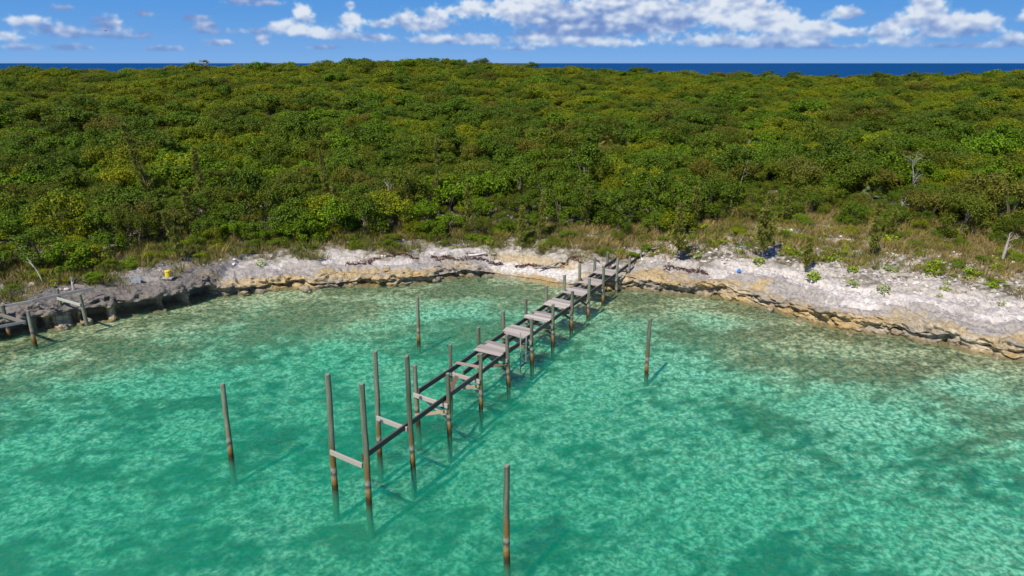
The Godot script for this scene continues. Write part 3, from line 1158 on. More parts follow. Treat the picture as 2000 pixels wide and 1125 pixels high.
func leaf(sh: Shape, p: Vector3, nd: Vector3, l: float, w: float, col: Color) -> void:
	var t := nd.cross(Vector3(rng.randf() - 0.5, rng.randf() - 0.5, rng.randf() - 0.5)).normalized()
	var b := nd.cross(t)
	sh.quad(p - t * l * 0.5, p + b * w * 0.5, p + t * l * 0.5, p - b * w * 0.5, col)


func leaf_colour(kind: int) -> Color:
	var pal: Array = [
		[Color(0.045, 0.085, 0.012), Color(0.07, 0.115, 0.015), Color(0.095, 0.13, 0.02)],
		[Color(0.13, 0.15, 0.010), Color(0.18, 0.19, 0.012), Color(0.09, 0.125, 0.012)],
		[Color(0.08, 0.10, 0.016), Color(0.11, 0.125, 0.02), Color(0.055, 0.08, 0.014)],
		[Color(0.075, 0.135, 0.010), Color(0.11, 0.17, 0.012), Color(0.06, 0.105, 0.012)],
		[Color(0.10, 0.095, 0.025), Color(0.08, 0.09, 0.02), Color(0.12, 0.115, 0.035)],
	][kind]
	var c: Color = pal[rng.randi() % 3]
	var g := rng.randf_range(0.72, 1.28) * 1.45
	return Color(c.r * g, c.g * g, c.b * g * 0.45)


func crown_mesh(kind: int, leaves: int, size: float, lobes: int, tall: float) -> ArrayMesh:
	var sh := Shape.new()
	var balls: Array = []
	for k in lobes:
		var a := rng.randf() * TAU
		var r := sqrt(rng.randf()) * 0.78
		var rad := rng.randf_range(0.15, 0.34)
		var y: float = tall * (0.34 + 0.62 * sqrt(maxf(0.0, 1.0 - r * r)) * rng.randf_range(0.72, 1.05)) - rad * 0.45
		if k % 4 == 3:
			r = rng.randf_range(0.6, 0.9)
			y = tall * rng.randf_range(0.22, 0.45)
		balls.append([Vector3(cos(a) * r, y, sin(a) * r), rad])
	for k in leaves:
		var b: Array = balls[rng.randi() % balls.size()]
		var d := Vector3(rng.randfn(), rng.randfn() + 0.45, rng.randfn()).normalized()
		var out := rng.randf_range(0.62, 1.06)
		var c: Vector3 = b[0]
		var p: Vector3 = c + d * float(b[1]) * out * Vector3(1.0, 0.85, 1.0)
		if p.y < 0.05:
			p.y = 0.05 + rng.randf() * 0.1
		var nd := (d * 0.7 + Vector3(0, 0.55, 0) + Vector3(rng.randfn(), rng.randfn(), rng.randfn()) * 0.45).normalized()
		var l := size * rng.randf_range(0.7, 1.3)
		leaf(sh, p, nd, l, l * (0.62 if kind != 2 else 0.35), leaf_colour(kind))
	return sh.mesh()


func trunk_mesh(stems: int, tall: float) -> ArrayMesh:
	var sh := Shape.new()
	for k in stems:
		var a := rng.randf() * TAU
		var r := rng.randf_range(0.15, 0.55)
		var tip := Vector3(cos(a) * r, tall * rng.randf_range(0.6, 0.85), sin(a) * r)
		var path := PackedVector3Array()
		var rad := PackedFloat32Array()
		var cols := PackedColorArray()
		for q in 4:
			var t := q / 3.0
			path.append(tip * Vector3(t * t, t, t * t) + Vector3(rng.randf_range(-0.04, 0.04), -0.08 * (1.0 - t), rng.randf_range(-0.04, 0.04)))
			rad.append(lerpf(0.035, 0.010, t))
			cols.append(Color(0.16, 0.13, 0.10))
		sh.tube(path, rad, 5, cols, false)
	return sh.mesh()


func build_scrub() -> void:
	for kind in 5:
		for v in (3 if kind < 4 else 2):
			var tall := rng.randf_range(1.15, 1.55)
			crowns.append({"kind": kind, "mesh": crown_mesh(kind, 4300, [0.070, 0.064, 0.076, 0.078, 0.06][kind], rng.randi_range(22, 34), tall), "trunk": trunk_mesh(4, tall)})
	var spots: Array = []
	for zone in 2:
		var g := 1.5 if zone == 0 else 1.9
		var z := -34.0
		while z > -(RIDGE + 22.0):
			var wide := absf(z) * 0.80 + 10.0
			var x := -wide
			while x < wide:
				var px := x + rng.randf_range(-0.5, 0.5) * g
				var pz := z + rng.randf_range(-0.5, 0.5) * g
				x += g
				var d := Vector2(px, pz).length()
				if (d < 88.0) != (zone == 0) or d > RIDGE + 14.0:
					continue
				var s := inland(px, pz)
				var v := table(SCRUB_FROM, px) + 1.4 * n_mid.get_noise_2d(px * 0.5, 5.0)
				if s < v or rng.randf() < 0.07:
					continue
				var size := 0.85 + 1.35 * pow(rng.randf(), 1.8) if zone == 0 else 1.1 + 1.6 * pow(rng.randf(), 2.0)
				size *= 1.0 + 0.45 * n_low.get_noise_2d(px * 3.0, pz * 3.0)
				var edge := clampf((s - v) / 5.0, 0.0, 1.0)
				size *= lerpf(0.72, 1.0, edge)
				var k := 1.2 * n_low.get_noise_2d(px * 1.5 + 100.0, pz * 1.5) + rng.randf_range(-0.36, 0.36) + 0.24 * smoothstep(60.0, 150.0, d) - 0.08
				var kind := 0
				if k > 0.30: kind = 1
				elif k > 0.10: kind = 3
				elif k > -0.14: kind = 0
				elif k > -0.34: kind = 2
				else: kind = 4 if rng.randf() < 0.3 else 0
				var deep := Vector2(px, pz).length() > 110.0
				if deep and rng.randf() < 0.42:
					kind = 1
				var of_kind := crowns.filter(func(c): return c.kind == kind)
				spots.append({"x": px, "z": pz, "d": d, "s": s - v, "size": size, "crown": of_kind[rng.randi() % of_kind.size()], "turn": rng.randf() * TAU, "high": rng.randf_range(0.8, 1.25) if zone == 0 else rng.randf_range(0.55, 0.85), "tint": rng.randf_range(0.78, 1.22)})
			z -= g
	var seen_first := spots.filter(func(q): return absf(q.x) < absf(q.z) * 0.70 + 1.0)
	seen_first.sort_custom(func(a, b): return a.d - a.s * 0.2 < b.d - b.s * 0.2)
	var single := {}
	for q in seen_first.slice(0, 295):
		single[q] = true
	var mats := {}
	for q in single:
		var c: Dictionary = q.crown
		var tone := int(q.tint * 8.0)
		if not mats.has(tone):
			var m: StandardMaterial3D = M.leaf.duplicate()
			var t := tone / 8.0 + 0.06
			m.albedo_color = lin(minf(t, 1.25) / 1.3, minf(t, 1.25) / 1.3, minf(t, 1.25) / 1.3)
			mats[tone] = m
		var o := thing("coastal_shrub", shrub_label(q), "shrub", Vector3(q.x, land(q.x, q.z) - 0.05, q.z), "shrubs at the front of the scrub")
		o.basis = Basis(Vector3.UP, q.turn).scaled(Vector3(q.size, q.size * q.high, q.size))
		part("crown", c.mesh, mats[tone], o)
		part("trunk", c.trunk, M.bark, o)
	# the unbroken thicket behind
	var root := Node3D.new()
	root.name = numbered("scrub_thicket")
	add_child(root)
	tag(root, "dense low evergreen thicket covering the island up to the ridge", "scrub")
	root.set_meta("kind", "stuff")
	for c in crowns:
		var mine := spots.filter(func(q): return q.crown == c and not single.has(q))
		if mine.is_empty():
			continue
		var mm := MultiMesh.new()
		mm.transform_format = MultiMesh.TRANSFORM_3D
		mm.use_colors = true
		mm.mesh = c.mesh
		mm.instance_count = mine.size()
		for k in mine.size():
			var q: Dictionary = mine[k]
			var b := Basis(Vector3.UP, q.turn).scaled(Vector3(q.size, q.size * q.high, q.size))
			mm.set_instance_transform(k, Transform3D(b, Vector3(q.x, land(q.x, q.z) - 0.1, q.z)))
			var t: float = q.tint / 1.3
			mm.set_instance_color(k, Color(t * rng.randf_range(0.9, 1.1), t, t * rng.randf_range(0.8, 1.1)))
		var mi := MultiMeshInstance3D.new()
		mi.name = "foliage"
		mi.multimesh = mm
		mi.material_override = M.leaf
		root.add_child(mi, true)
		mi.set_meta("kind", "stuff")


func zone_name(x: float, z: float) -> String:
	var u := x / -z
	if u < -0.55: return "above the left headland"
	if u < -0.37: return "behind the yellow drum"
	if u < -0.20: return "behind the pale shelf's left end"
	if u < -0.05: return "behind the pale shelf's middle"
	if u < 0.10: return "just left of the jetty's shore end"
	if u < 0.25: return "straight behind the jetty's shore end"
	if u < 0.42: return "behind the rubble right of the jetty"
	return "at the far right behind the rubble"


func shrub_label(q: Dictionary) -> String:
	var size := "large" if q.size > 1.5 else ("small" if q.size < 1.0 else "medium")
	var row := "front row" if q.s < 2.5 else ("second row" if q.s < 5.5 else "third row")
	return "%s %s shrub, %s, %s" % [size, KINDS[q.crown.kind], row, zone_name(q.x, q.z)]


# ---------------------------------------------------------------- single trees and dead wood

func branch(sh: Shape, from: Vector3, dir: Vector3, length: float, r0: float, r1: float, bend: float, col: Color, sides := 6) -> PackedVector3Array:
	var path := PackedVector3Array()
	var rad := PackedFloat32Array()
	var cols := PackedColorArray()
	var p := from
	var d := dir.normalized()
	var n := 7
	for k in n:
		var t := float(k) / (n - 1)
		path.append(p)
		rad.append(lerpf(r0, r1, t) * rng.randf_range(0.88, 1.12))
		var g := rng.randf_range(0.82, 1.15)
		cols.append(Color(col.r * g, col.g * g, col.b * g))
		d = (d + Vector3(rng.randfn(), rng.randfn() * 0.6, rng.randfn()) * bend).normalized()
		p += d * length / (n - 1)
	sh.tube(path, rad, sides, cols)
	return path


func build_saplings() -> void:
	# feathery young casuarinas: a thin stem, upswept branches and drooping needles
	var rows := [
		[-20.74, -43.2, 3.1, -0.16, 0.9, "leaning feathery casuarina sapling on the left headland behind the yellow drum"],
		[-27.3, -54.1, 6.4, -0.20, 1.3, "tall leaning feathery casuarina at far left of the thicket"],
		[-23.7, -54.1, 4.6, 0.03, 1.1, "feathery casuarina between the leaning one and the pale shelf"],
		[-14.1, -54.2, 4.6, 0.0, 0.5, "slim columnar casuarina rising behind the bare forked tree"],
		[-5.9, -54.7, 5.6, 0.0, 0.7, "tall slim casuarina rising from the middle of the thicket"],
		[0.7, -48.1, 3.0, 0.0, 0.5, "thin casuarina sapling at the edge of the pale shelf, left of its pair"],
		[1.95, -48.9, 3.2, 0.02, 0.5, "thin casuarina sapling at the edge of the pale shelf, right of its pair"],
		[10.55, -44.4, 3.7, 0.02, 1.0, "dark casuarina sapling just right of the jetty's landing"],
		[15.9, -44.0, 4.4, 0.04, 1.7, "bushy casuarina, largest of those on the rubble ground"],
		[17.8, -41.8, 2.2, 0.03, 0.35, "very thin casuarina sapling nearest the rock edge on the right"],
		[22.2, -42.7, 3.4, 0.02, 0.7, "thin upright casuarina sapling in the middle of the rubble ground"],
		[24.9, -46.3, 2.0, 0.05, 0.4, "small casuarina sapling between dry grass and rubble on the right"],
		[-21.8, -48.0, 3.4, -0.04, 0.8, "feathery casuarina at the back of the left headland's grass"],
		[-12.2, -50.4, 3.2, 0.03, 0.7, "feathery casuarina at the scrub edge right of the bare grey trees"],
		[-3.2, -50.6, 3.4, -0.02, 0.7, "feathery casuarina at the scrub edge behind the driftwood log"],
		[5.2, -50.2, 3.0, 0.02, 0.6, "feathery casuarina in the dry grass left of the pale stump"],
		[13.2, -51.0, 3.0, 0.0, 0.7, "feathery casuarina in the dry grass behind the bushy one"],
		[19.6, -50.6, 2.8, 0.03, 0.6, "feathery casuarina at the back of the dry grass on the right"],
	]
	for r in rows:
		var x: float = r[0]
		var z: float = r[1]
		var tall: float = r[2]
		var o := thing("casuarina", r[5], "sapling", Vector3(x, land(x, z) - 0.05, z), "casuarinas above the shore")
		var wood := Shape.new()
		var stem := branch(wood, Vector3.ZERO, Vector3(r[3], 1, 0.0), tall, 0.022 * tall / 3.0 + 0.012, 0.008, 0.03, Color(0.13, 0.10, 0.08))
		var fol := Shape.new()
		var wide: float = r[4]
		var nb := int(26.0 + 14.0 * wide * tall / 3.0)
		for k in nb:
			var t := rng.randf_range(0.16, 1.0)
			var q := t * (stem.size() - 1)
			var at := stem[int(q)].lerp(stem[mini(int(q) + 1, stem.size() - 1)], q - int(q))
			var a := rng.randf() * TAU
			var reach := wide * 0.62 * (1.12 - t) * rng.randf_range(0.6, 1.25) + 0.15
			var dir := Vector3(cos(a), rng.randf_range(0.9, 1.9), sin(a)).normalized()
			var tip := at + dir * reach
			wood.tube(PackedVector3Array([at, at.lerp(tip, 0.6), tip]), PackedFloat32Array([0.009, 0.006, 0.003]), 4, PackedColorArray([Color(0.14, 0.12, 0.08), Color(0.14, 0.12, 0.08), Color(0.12, 0.12, 0.05)]), false)
			for m in int(40.0 + reach * 60.0):
				var f := rng.randf_range(0.2, 1.0)
				var p := at.lerp(tip, f)
				var nd := (dir * 0.5 + Vector3(rng.randfn() * 0.5, rng.randf_range(-0.9, 0.5), rng.randfn() * 0.5)).normalized()
				var l := rng.randf_range(0.12, 0.28)
				var sd := nd.cross(Vector3(rng.randfn(), rng.randfn(), rng.randfn())).normalized() * 0.019
				var g := rng.randf_range(0.7, 1.3)
				var c := Color(0.19 * g, 0.19 * g, 0.035 * g) if rng.randf() < 0.7 else Color(0.13 * g, 0.15 * g, 0.028 * g)
				fol.quad(p - sd, p + nd * l * 0.5 - sd * 1.3, p + nd * l, p + sd, c)
		part("trunk", wood.mesh(), M.bark, o)
		part("crown", fol.mesh(), M.leaf, o)
	# three larger crowns that stand out on the skyline
	for r in [[-32.3, 200.0, 2.4, 0, "dark rounded tree on the skyline against the sea at far left"], [-23.0, 205.0, 2.5, 0, "dark tree on the skyline left of the ridge-top palm"], [-6.6, 214.0, 2.0, 1, "yellow-green shrub crowning the highest point of the ridge"]]:
		var a := deg_to_rad(r[0])
		var x: float = sin(a) * r[1]
		var z: float = -cos(a) * r[1]
		var o := thing("skyline_tree", r[4], "tree", Vector3(x, land(x, z) - 0.1, z), "trees on the skyline")
		o.basis = Basis(Vector3.UP, 0.7).scaled(Vector3(r[2], r[2] * 0.85, r[2]))
		part("crown", crowns[r[3] * 3].mesh, M.leaf, o)
		part("trunk", crowns[r[3] * 3].trunk, M.bark, o)


func build_dead_wood() -> void:
	var pale := Color(0.40, 0.37, 0.34)
	var grey := Color(0.30, 0.27, 0.25)
	# x, z, height, lean x, lean z, radius, branches, colour, name, label, category
	var rows := [
		[-26.2, -38.5, 2.35, -0.52, -0.05, 0.055, 1, pale, "dead_pole", "pale dead trunk leaning left on the headland, with one forked branch", "dead tree"],
		[-24.3, -37.9, 1.05, -0.25, 0.0, 0.085, 2, pale, "dead_stump", "pale forked stump behind the rail of the broken jetty", "stump"],
		[-16.3, -48.7, 2.5, 0.04, 0.0, 0.05, 9, pale * 0.9, "dead_tree", "bare grey tree with many fine branches above the pale shelf", "dead tree"],
		[-15.4, -49.3, 2.1, 0.22, 0.0, 0.04, 10, pale, "dead_tree", "silvery bare twiggy tree leaning right above the pale shelf", "dead tree"],
		[-10.7, -54.2, 2.7, 0.02, 0.0, 0.04, 4, pale * 0.8, "dead_tree", "thin bare trunk left of the whitish one in the thicket", "dead tree"],
		[-8.8, -52.2, 3.3, -0.10, 0.0, 0.065, 6, pale, "dead_tree", "whitish bare trunk with crooked top at the front of the thicket", "dead tree"],
		[8.2, -50.9, 1.25, 0.0, 0.0, 0.085, 0, pale * 0.95, "dead_stump", "upright pale stump in dry grass behind the jetty's landing", "stump"],
		[10.4, -57.4, 2.1, 0.34, 0.0, 0.075, 0, pale, "dead_pole", "short pale pole leaning right out of the thicket", "dead tree"],
		[19.0, -63.6, 2.7, 0.08, 0.0, 0.05, 1, pale, "dead_pole", "left one of two thin pale poles in the thicket", "dead tree"],
		[18.8, -59.3, 3.6, 0.02, 0.0, 0.05, 1, pale, "dead_pole", "right taller one of two thin pale poles in the thicket", "dead tree"],
		[13.1, -77.6, 3.2, -0.8, 0.0, 0.05, 6, pale * 0.9, "dead_tree", "pale dead branches lying over the canopy in the middle distance", "dead tree"],
		[24.8, -56.9, 2.6, 0.1, 0.1, 0.07, 7, pale * 0.9, "dead_tree", "bare whitish branches above the dry grass on the right", "dead tree"],
		[31.5, -55.2, 3.4, 0.1, 0.1, 0.09, 9, grey, "dead_tree", "large grey dead tree with spread limbs at the right edge of the scrub", "dead tree"],
		[29.1, -41.2, 2.0, 0.30, 0.0, 0.16, 3, grey * 0.9, "dead_stump", "twisted thick grey stump on the rubble at far right", "stump"],
		[15.4, -45.0, 1.7, -0.75, 0.1, 0.06, 8, grey * 1.1, "dead_tree", "grey dead tree bent left over the rubble beside the bushy casuarina", "dead tree"],
		[26.4, -52.4, 1.2, -0.5, 0.2, 0.05, 10, pale, "dead_tree", "heap of bleached fallen branches at the back of the rubble", "dead tree"],
		[28.1, -51.6, 1.5, 0.5, 0.2, 0.05, 8, pale * 0.9, "dead_tree", "bleached antler-like branches right of the fallen heap", "dead tree"],
	]
	for r in rows:
		var x: float = r[0]
		var z: float = r[1]
		var o := thing(r[8], r[9], r[10], Vector3(x, land(x, z) - 0.08, z))
		var sh := Shape.new()
		var stem := branch(sh, Vector3.ZERO, Vector3(r[3], 1.0, r[4]), r[2] * 0.85, r[5] * 0.75, r[5] * 0.3, 0.05 + 0.012 * r[6], r[7], 7)
		part("trunk", sh.mesh(), M.bark, o)
		for k in int(r[6]):
			var bs := Shape.new()
			var at := stem[rng.randi_range(2, stem.size() - 1)]
			var a := rng.randf() * TAU
			var b := branch(bs, at, Vector3(0.7 * cos(a) + r[3] * 0.5, rng.randf_range(0.6, 1.3), sin(a) * 0.6), r[2] * rng.randf_range(0.2, 0.4), r[5] * 0.33, r[5] * 0.1, 0.22, r[7], 5)
			for q in 3:
				branch(bs, b[rng.randi_range(2, 5)], Vector3(rng.randfn(), rng.randf_range(0.1, 1.0), rng.randfn()), r[2] * rng.randf_range(0.10, 0.22), r[5] * 0.13, r[5] * 0.05, 0.2, r[7], 4)
			part("limb", bs.mesh(), M.bark, o)
	# driftwood on the shelf
	for d in [
		[-2.3, -47.0, 1.35, 0.35, 0.16, 0.10, Color(0.62, 0.56, 0.50), "driftwood_log", "bleached driftwood log on the pale shelf left of the crossed boards", "driftwood"],
		[2.35, -45.7, 1.75, -0.05, 0.16, 0.05, Color(0.36, 0.35, 0.31), "driftwood_board", "lower grey-green board of the crossed pair on the shelf", "board"],
		[2.5, -45.7, 1.9, 0.62, 0.16, 0.05, Color(0.40, 0.40, 0.35), "driftwood_board", "upper grey-green board of the crossed pair on the shelf", "board"],
		[5.0, -46.0, 1.7, -0.45, 0.10, 0.06, Color(0.16, 0.13, 0.11), "driftwood_board", "dark weathered board lying left of the jetty's landing", "board"],
		[22.9, -39.6, 1.3, -0.30, 0.09, 0.08, Color(0.32, 0.28, 0.22), "driftwood_log", "thin brown stick on the rubble below the thin casuarina", "driftwood"],
		[29.8, -45.5, 2.6, 0.12, 0.13, 0.12, Color(0.24, 0.22, 0.20), "driftwood_log", "long grey fallen log under the bushes at far right", "driftwood"],
	]:
		var c := Vector2(d[0], d[1])
		var dir := Vector2(cos(d[3]), -sin(d[3]))
		var a: Vector2 = c - dir * d[2] / 2.0
		var b: Vector2 = c + dir * d[2] / 2.0
		var lift: float = 0.14 if "upper" in d[8] else 0.07
		var ya := land(a.x, a.y) + lift
		var yb := land(b.x, b.y) + lift
		var ym := maxf((ya + yb) / 2.0, land(c.x, c.y) + lift)
		ya = lerpf(ya, ym, 0.6)
		yb = lerpf(yb, ym, 0.6)
		var root := thing(d[7], d[8], d[9], at3(c, ym))
		if d[7] == "driftwood_log":
			var sh := Shape.new()
			var mid := at3(c, 0)
			branch(sh, Vector3(a.x, ya, a.y) - root.position, Vector3(b.x - a.x, yb - ya, b.y - a.y), d[2], d[4] * 0.55, d[4] * 0.35, 0.04, d[6], 8)
			part("log", sh.mesh(), M.bark, root)
			var tw := Shape.new()
			branch(tw, (at3(c, ym) - root.position), Vector3(0.5, 0.7, -0.6), d[2] * 0.25, d[4] * 0.25, d[4] * 0.1, 0.1, d[6], 5)
			part("branch_stub", tw.mesh(), M.bark, root)
		else:
			timber(root, "board", Vector3(a.x, ya, a.y), Vector3(b.x, yb, b.y), d[4], d[5], d[6], 0.1)


func build_palms() -> void:
	var rows := [
		[9.5, -72.8, 1.9, 1.25, true, "yellowing fan palm with upright fronds in the middle of the thicket"],
		[27.5, -54.3, 1.0, 0.75, false, "silvery green fan palm behind the bleached branches"],
		[6.4, -64.2, 1.5, 0.9, false, "pale fan palm behind the jetty's landing"],
		[24.7, -73.9, 1.7, 1.0, false, "silvery fan palm further back on the right"],
		[-78.0, -190.0, 2.6, 1.6, true, "brownish palm standing up on the skyline at left"],
		[34.2, -53.0, 1.4, 1.0, false, "green fan palm at the right edge of the frame"],
	]
	for r in rows:
		var x: float = r[0]
		var z: float = r[1]
		var h: float = r[2]
		var size: float = r[3]
		var o := thing("fan_palm", r[5], "palm", Vector3(x, land(x, z) - 0.05, z), "fan palms in the scrub")
		var sh := Shape.new()
		branch(sh, Vector3.ZERO, Vector3(0.03, 1, 0), h, 0.09, 0.07, 0.02, Color(0.2, 0.17, 0.14), 7)
		part("trunk", sh.mesh(), M.bark, o)
		for k in 20:
			var fr := Shape.new()
			var a := rng.randf() * TAU
			var up := rng.randf_range(-0.7, 1.6)
			var dir := Vector3(cos(a), up, sin(a)).normalized()
			var hub := Vector3(0, h, 0) + dir * size * 0.55
			var side := dir.cross(Vector3.UP).normalized().rotated(dir, rng.randf_range(-0.9, 0.9))
			fr.tube(PackedVector3Array([Vector3(0, h - 0.05, 0), hub]), PackedFloat32Array([0.014, 0.009]), 4, PackedColorArray([Color(0.2, 0.2, 0.06), Color(0.2, 0.2, 0.06)]), false)
			for m in 11:
				var w := lerpf(-1.25, 1.25, m / 10.0)
				var d := (dir * cos(w) + side * sin(w)).normalized()
				var tip := hub + d * size * 0.62 * (1.0 - 0.18 * absf(w)) - Vector3(0, 0.10 * size, 0)
				var wv := d.cross(dir.cross(side)).normalized() * 0.035 * size
				var g := rng.randf_range(0.8, 1.2)
				var c := Color(0.17, 0.15, 0.03) if r[4] else Color(0.11, 0.14, 0.055)
				fr.quad(hub, hub.lerp(tip, 0.5) + wv, tip, hub.lerp(tip, 0.5) - wv, Color(c.r * g, c.g * g, c.b * g))
			part("frond", fr.mesh(), M.leaf, o)


# ---------------------------------------------------------------- low plants, stones, weed

func seedling_mesh(leaves: int) -> ArrayMesh:
	var sh := Shape.new()
	for k in leaves:
		var a := rng.randf() * TAU
		var r := sqrt(rng.randf()) * 0.5
		var p := Vector3(cos(a) * r, rng.randf_range(0.12, 0.75) * (1.0 - r * 0.7), sin(a) * r)
		var nd := Vector3(cos(a) * 0.5 + rng.randfn() * 0.3, 0.8, sin(a) * 0.5 + rng.randfn() * 0.3).normalized()
		var l := rng.randf_range(0.12, 0.22)
		leaf(sh, p, nd, l, l * 0.75, leaf_colour(3 if rng.randf() < 0.7 else 1) * Color(1.3, 1.25, 1.1))
	return sh.mesh()


func tuft_mesh(kind: int) -> ArrayMesh:
	var sh := Shape.new()
	for k in 34:
		var a := rng.randf() * TAU
		var r := sqrt(rng.randf()) * 0.28
		var p := Vector3(cos(a) * r, 0, sin(a) * r)
		var h := rng.randf_range(0.35, 0.8)
		var tip := p + Vector3(cos(a) * r * 1.2 + rng.randfn() * 0.13, h, sin(a) * r * 1.2 + rng.randfn() * 0.13)
		var sd := Vector3(-sin(a), 0, cos(a)).rotated(Vector3.UP, rng.randf() * 2.0) * 0.022
		var g := rng.randf_range(0.75, 1.25)
		var c: Color = [Color(0.34, 0.25, 0.10), Color(0.20, 0.17, 0.055), Color(0.12, 0.135, 0.025)][kind]
		if rng.randf() < 0.25:
			c = Color(0.20, 0.17, 0.05)
		sh.quad(p - sd, p.lerp(tip, 0.55) - sd * 0.8, tip, p.lerp(tip, 0.55) + sd * 0.8, Color(c.r * g, c.g * g, c.b * g))
	return sh.mesh()


func stone_mesh() -> ArrayMesh:
	var sh := Shape.new()
	var base := SphereMesh.new()
	base.radial_segments = 7
	base.rings = 3
	base.radius = 0.5
	base.height = 1.0
	var arr := base.get_mesh_arrays()
	var v: PackedVector3Array = arr[Mesh.ARRAY_VERTEX]
	var idx: PackedInt32Array = arr[Mesh.ARRAY_INDEX]
	var off := rng.randf() * 100.0
	for k in v.size():
		var q := v[k]
		v[k] = q * (1.0 + 0.55 * n_mid.get_noise_3d(q.x * 5.0 + off, q.y * 5.0, q.z * 5.0)) * Vector3(1, 0.62, 1)
	for k in range(0, idx.size(), 3):
		sh.tri(v[idx[k]], v[idx[k + 1]], v[idx[k + 2]], Color.WHITE)
	return sh.mesh()


func multi(root: Node3D, called: String, mesh: Mesh, mat: Material, list: Array) -> void:
	if list.is_empty():
		return
	var mm := MultiMesh.new()
	mm.transform_format = MultiMesh.TRANSFORM_3D
	mm.use_colors = true
	mm.mesh = mesh
	mm.instance_count = list.size()
	for k in list.size():
		mm.set_instance_transform(k, list[k][0])
		mm.set_instance_color(k, list[k][1])
	var mi := MultiMeshInstance3D.new()
	mi.name = called
	mi.multimesh = mm
	mi.material_override = mat
	mi.set_meta("kind", "stuff")
	root.add_child(mi, true)


func build_ground_plants() -> void:
	var tufts: Array = [tuft_mesh(0), tuft_mesh(1), tuft_mesh(2)]
	var lists: Array = [[], [], []]
	var seed_meshes: Array = [seedling_mesh(80), seedling_mesh(110), seedling_mesh(60)]
	var bushes: Array = []
	var seedlings: Array = []
	for k in 42000:
		var x := rng.randf_range(-33.0, 40.0)
		var z := rng.randf_range(-62.0, -31.0)
		if absf(x) > absf(z) * 0.74 + 0.5:
			continue
		var s := inland(x, z)
		if s < 1.0:
			continue
		var v := table(SCRUB_FROM, x)
		var r := s / v
		if r > 1.5:
			continue
		var n1 := n_mid.get_noise_2d(x * 0.7 + 80.0, z * 0.9)
		var e := smoothstep(6.0, 11.0, x)
		var hd := headland(x, z)
		var roll := rng.randf()
		# dry grass thickens towards the scrub
		var grass := smoothstep(lerpf(0.50, 0.40, e), lerpf(0.95, 1.0, e), r + n1 * 0.4)
		if hd > 0.5:
			grass = smoothstep(0.28, 0.8, r + n1 * 0.4)
		if roll < grass * 0.58:
			var t := 0
			var q := rng.randf() + n1 * 0.5
			if hd > 0.5 or x < 4.0:
				t = 2 if q > 0.55 else (1 if q > 0.18 else 0)
			else:
				t = 0 if q < 0.58 else (1 if q < 0.85 else 2)
			var g := rng.randf_range(0.45, 1.05)
			var b := Basis(Vector3.UP, rng.randf() * TAU).scaled(Vector3(g, g * rng.randf_range(0.6, 1.1), g))
			var c := rng.randf_range(0.75, 1.2)
			lists[t].append([Transform3D(b, Vector3(x, land(x, z) - 0.04, z)), Color(c, c, c)])
		elif roll > 0.945 and r > lerpf(0.70, 0.50, e) - 0.22 * hd - 0.0 * n1 and r < 1.25 and n1 > -0.25 and bushes.size() < 230:
			bushes.append([x, z, s, v])
		elif roll > 0.90 and roll < 0.93 and r > 0.26 and r < 0.98 and s > 2.0 and (e > 0.5 or rng.randf() < 0.22) and n1 > -0.1 and seedlings.size() < 240:
			seedlings.append([x, z])
	var root := Node3D.new()
	root.name = numbered("dry_grass")
	add_child(root)
	tag(root, "thin dry and green grass between the rock and the scrub", "grass")
	root.set_meta("kind", "stuff")
	for t in 3:
		multi(root, "tufts", tufts[t], M.leaf, lists[t])
	for q in bushes:
		var kind: int = [1, 3, 3, 0, 2, 1][rng.randi() % 6]
		var of_kind := crowns.filter(func(c): return c.kind == kind)
		var c: Dictionary = of_kind[rng.randi() % of_kind.size()]
		var size := rng.randf_range(0.35, 0.85) * (0.7 if q[0] > 8.0 and q[2] < q[3] * 0.75 else 1.0)
		var o := thing("low_bush", "", "bush", Vector3(q[0], land(q[0], q[1]) - 0.06, q[1]), "low bushes between the rock and the scrub")
		o.set_meta("label", "%s %s low bush, %s" % ["wide" if size > 0.65 else ("small" if size < 0.48 else "middling"), KINDS[kind], shelf_name(q[0], q[1])])
		o.basis = Basis(Vector3.UP, rng.randf() * TAU).scaled(Vector3(size, size * rng.randf_range(0.45, 0.8), size))
		part("crown", c.mesh, M.leaf, o)
		part("stems", c.trunk, M.bark, o)
	for q in seedlings:
		var size := rng.randf_range(0.35, 1.0)
		var o := thing("seedling", "", "seedling", Vector3(q[0], land(q[0], q[1]) - 0.04, q[1]), "seedlings on the bare rock and rubble")
		o.set_meta("label", "%s bright green seedling, %s" % ["sturdy" if size > 0.78 else ("tiny" if size < 0.52 else "small"), shelf_name(q[0], q[1])])
		o.basis = Basis(Vector3.UP, rng.randf() * TAU).scaled(Vector3(size, size * rng.randf_range(0.7, 1.1), size))
		part("leaves", seed_meshes[rng.randi() % 3], M.leaf, o)
	single_out()


func shelf_name(x: float, z: float) -> String:
	var u := x / -z
	if u < -0.58: return "on the headland behind the broken jetty"
	if u < -0.42: return "on the headland by the yellow drum"
	if u < -0.22: return "on the left end of the pale shelf"
	if u < -0.05: return "on the middle of the pale shelf"
	if u < 0.13: return "on the shelf left of the jetty's landing"
	if u < 0.26: return "beside the jetty's landing"
	if u < 0.36: return "on the rubble near the bushy casuarina"
	if u < 0.50: return "on the rubble around the thin casuarina"
	return "on the rubble at far right"


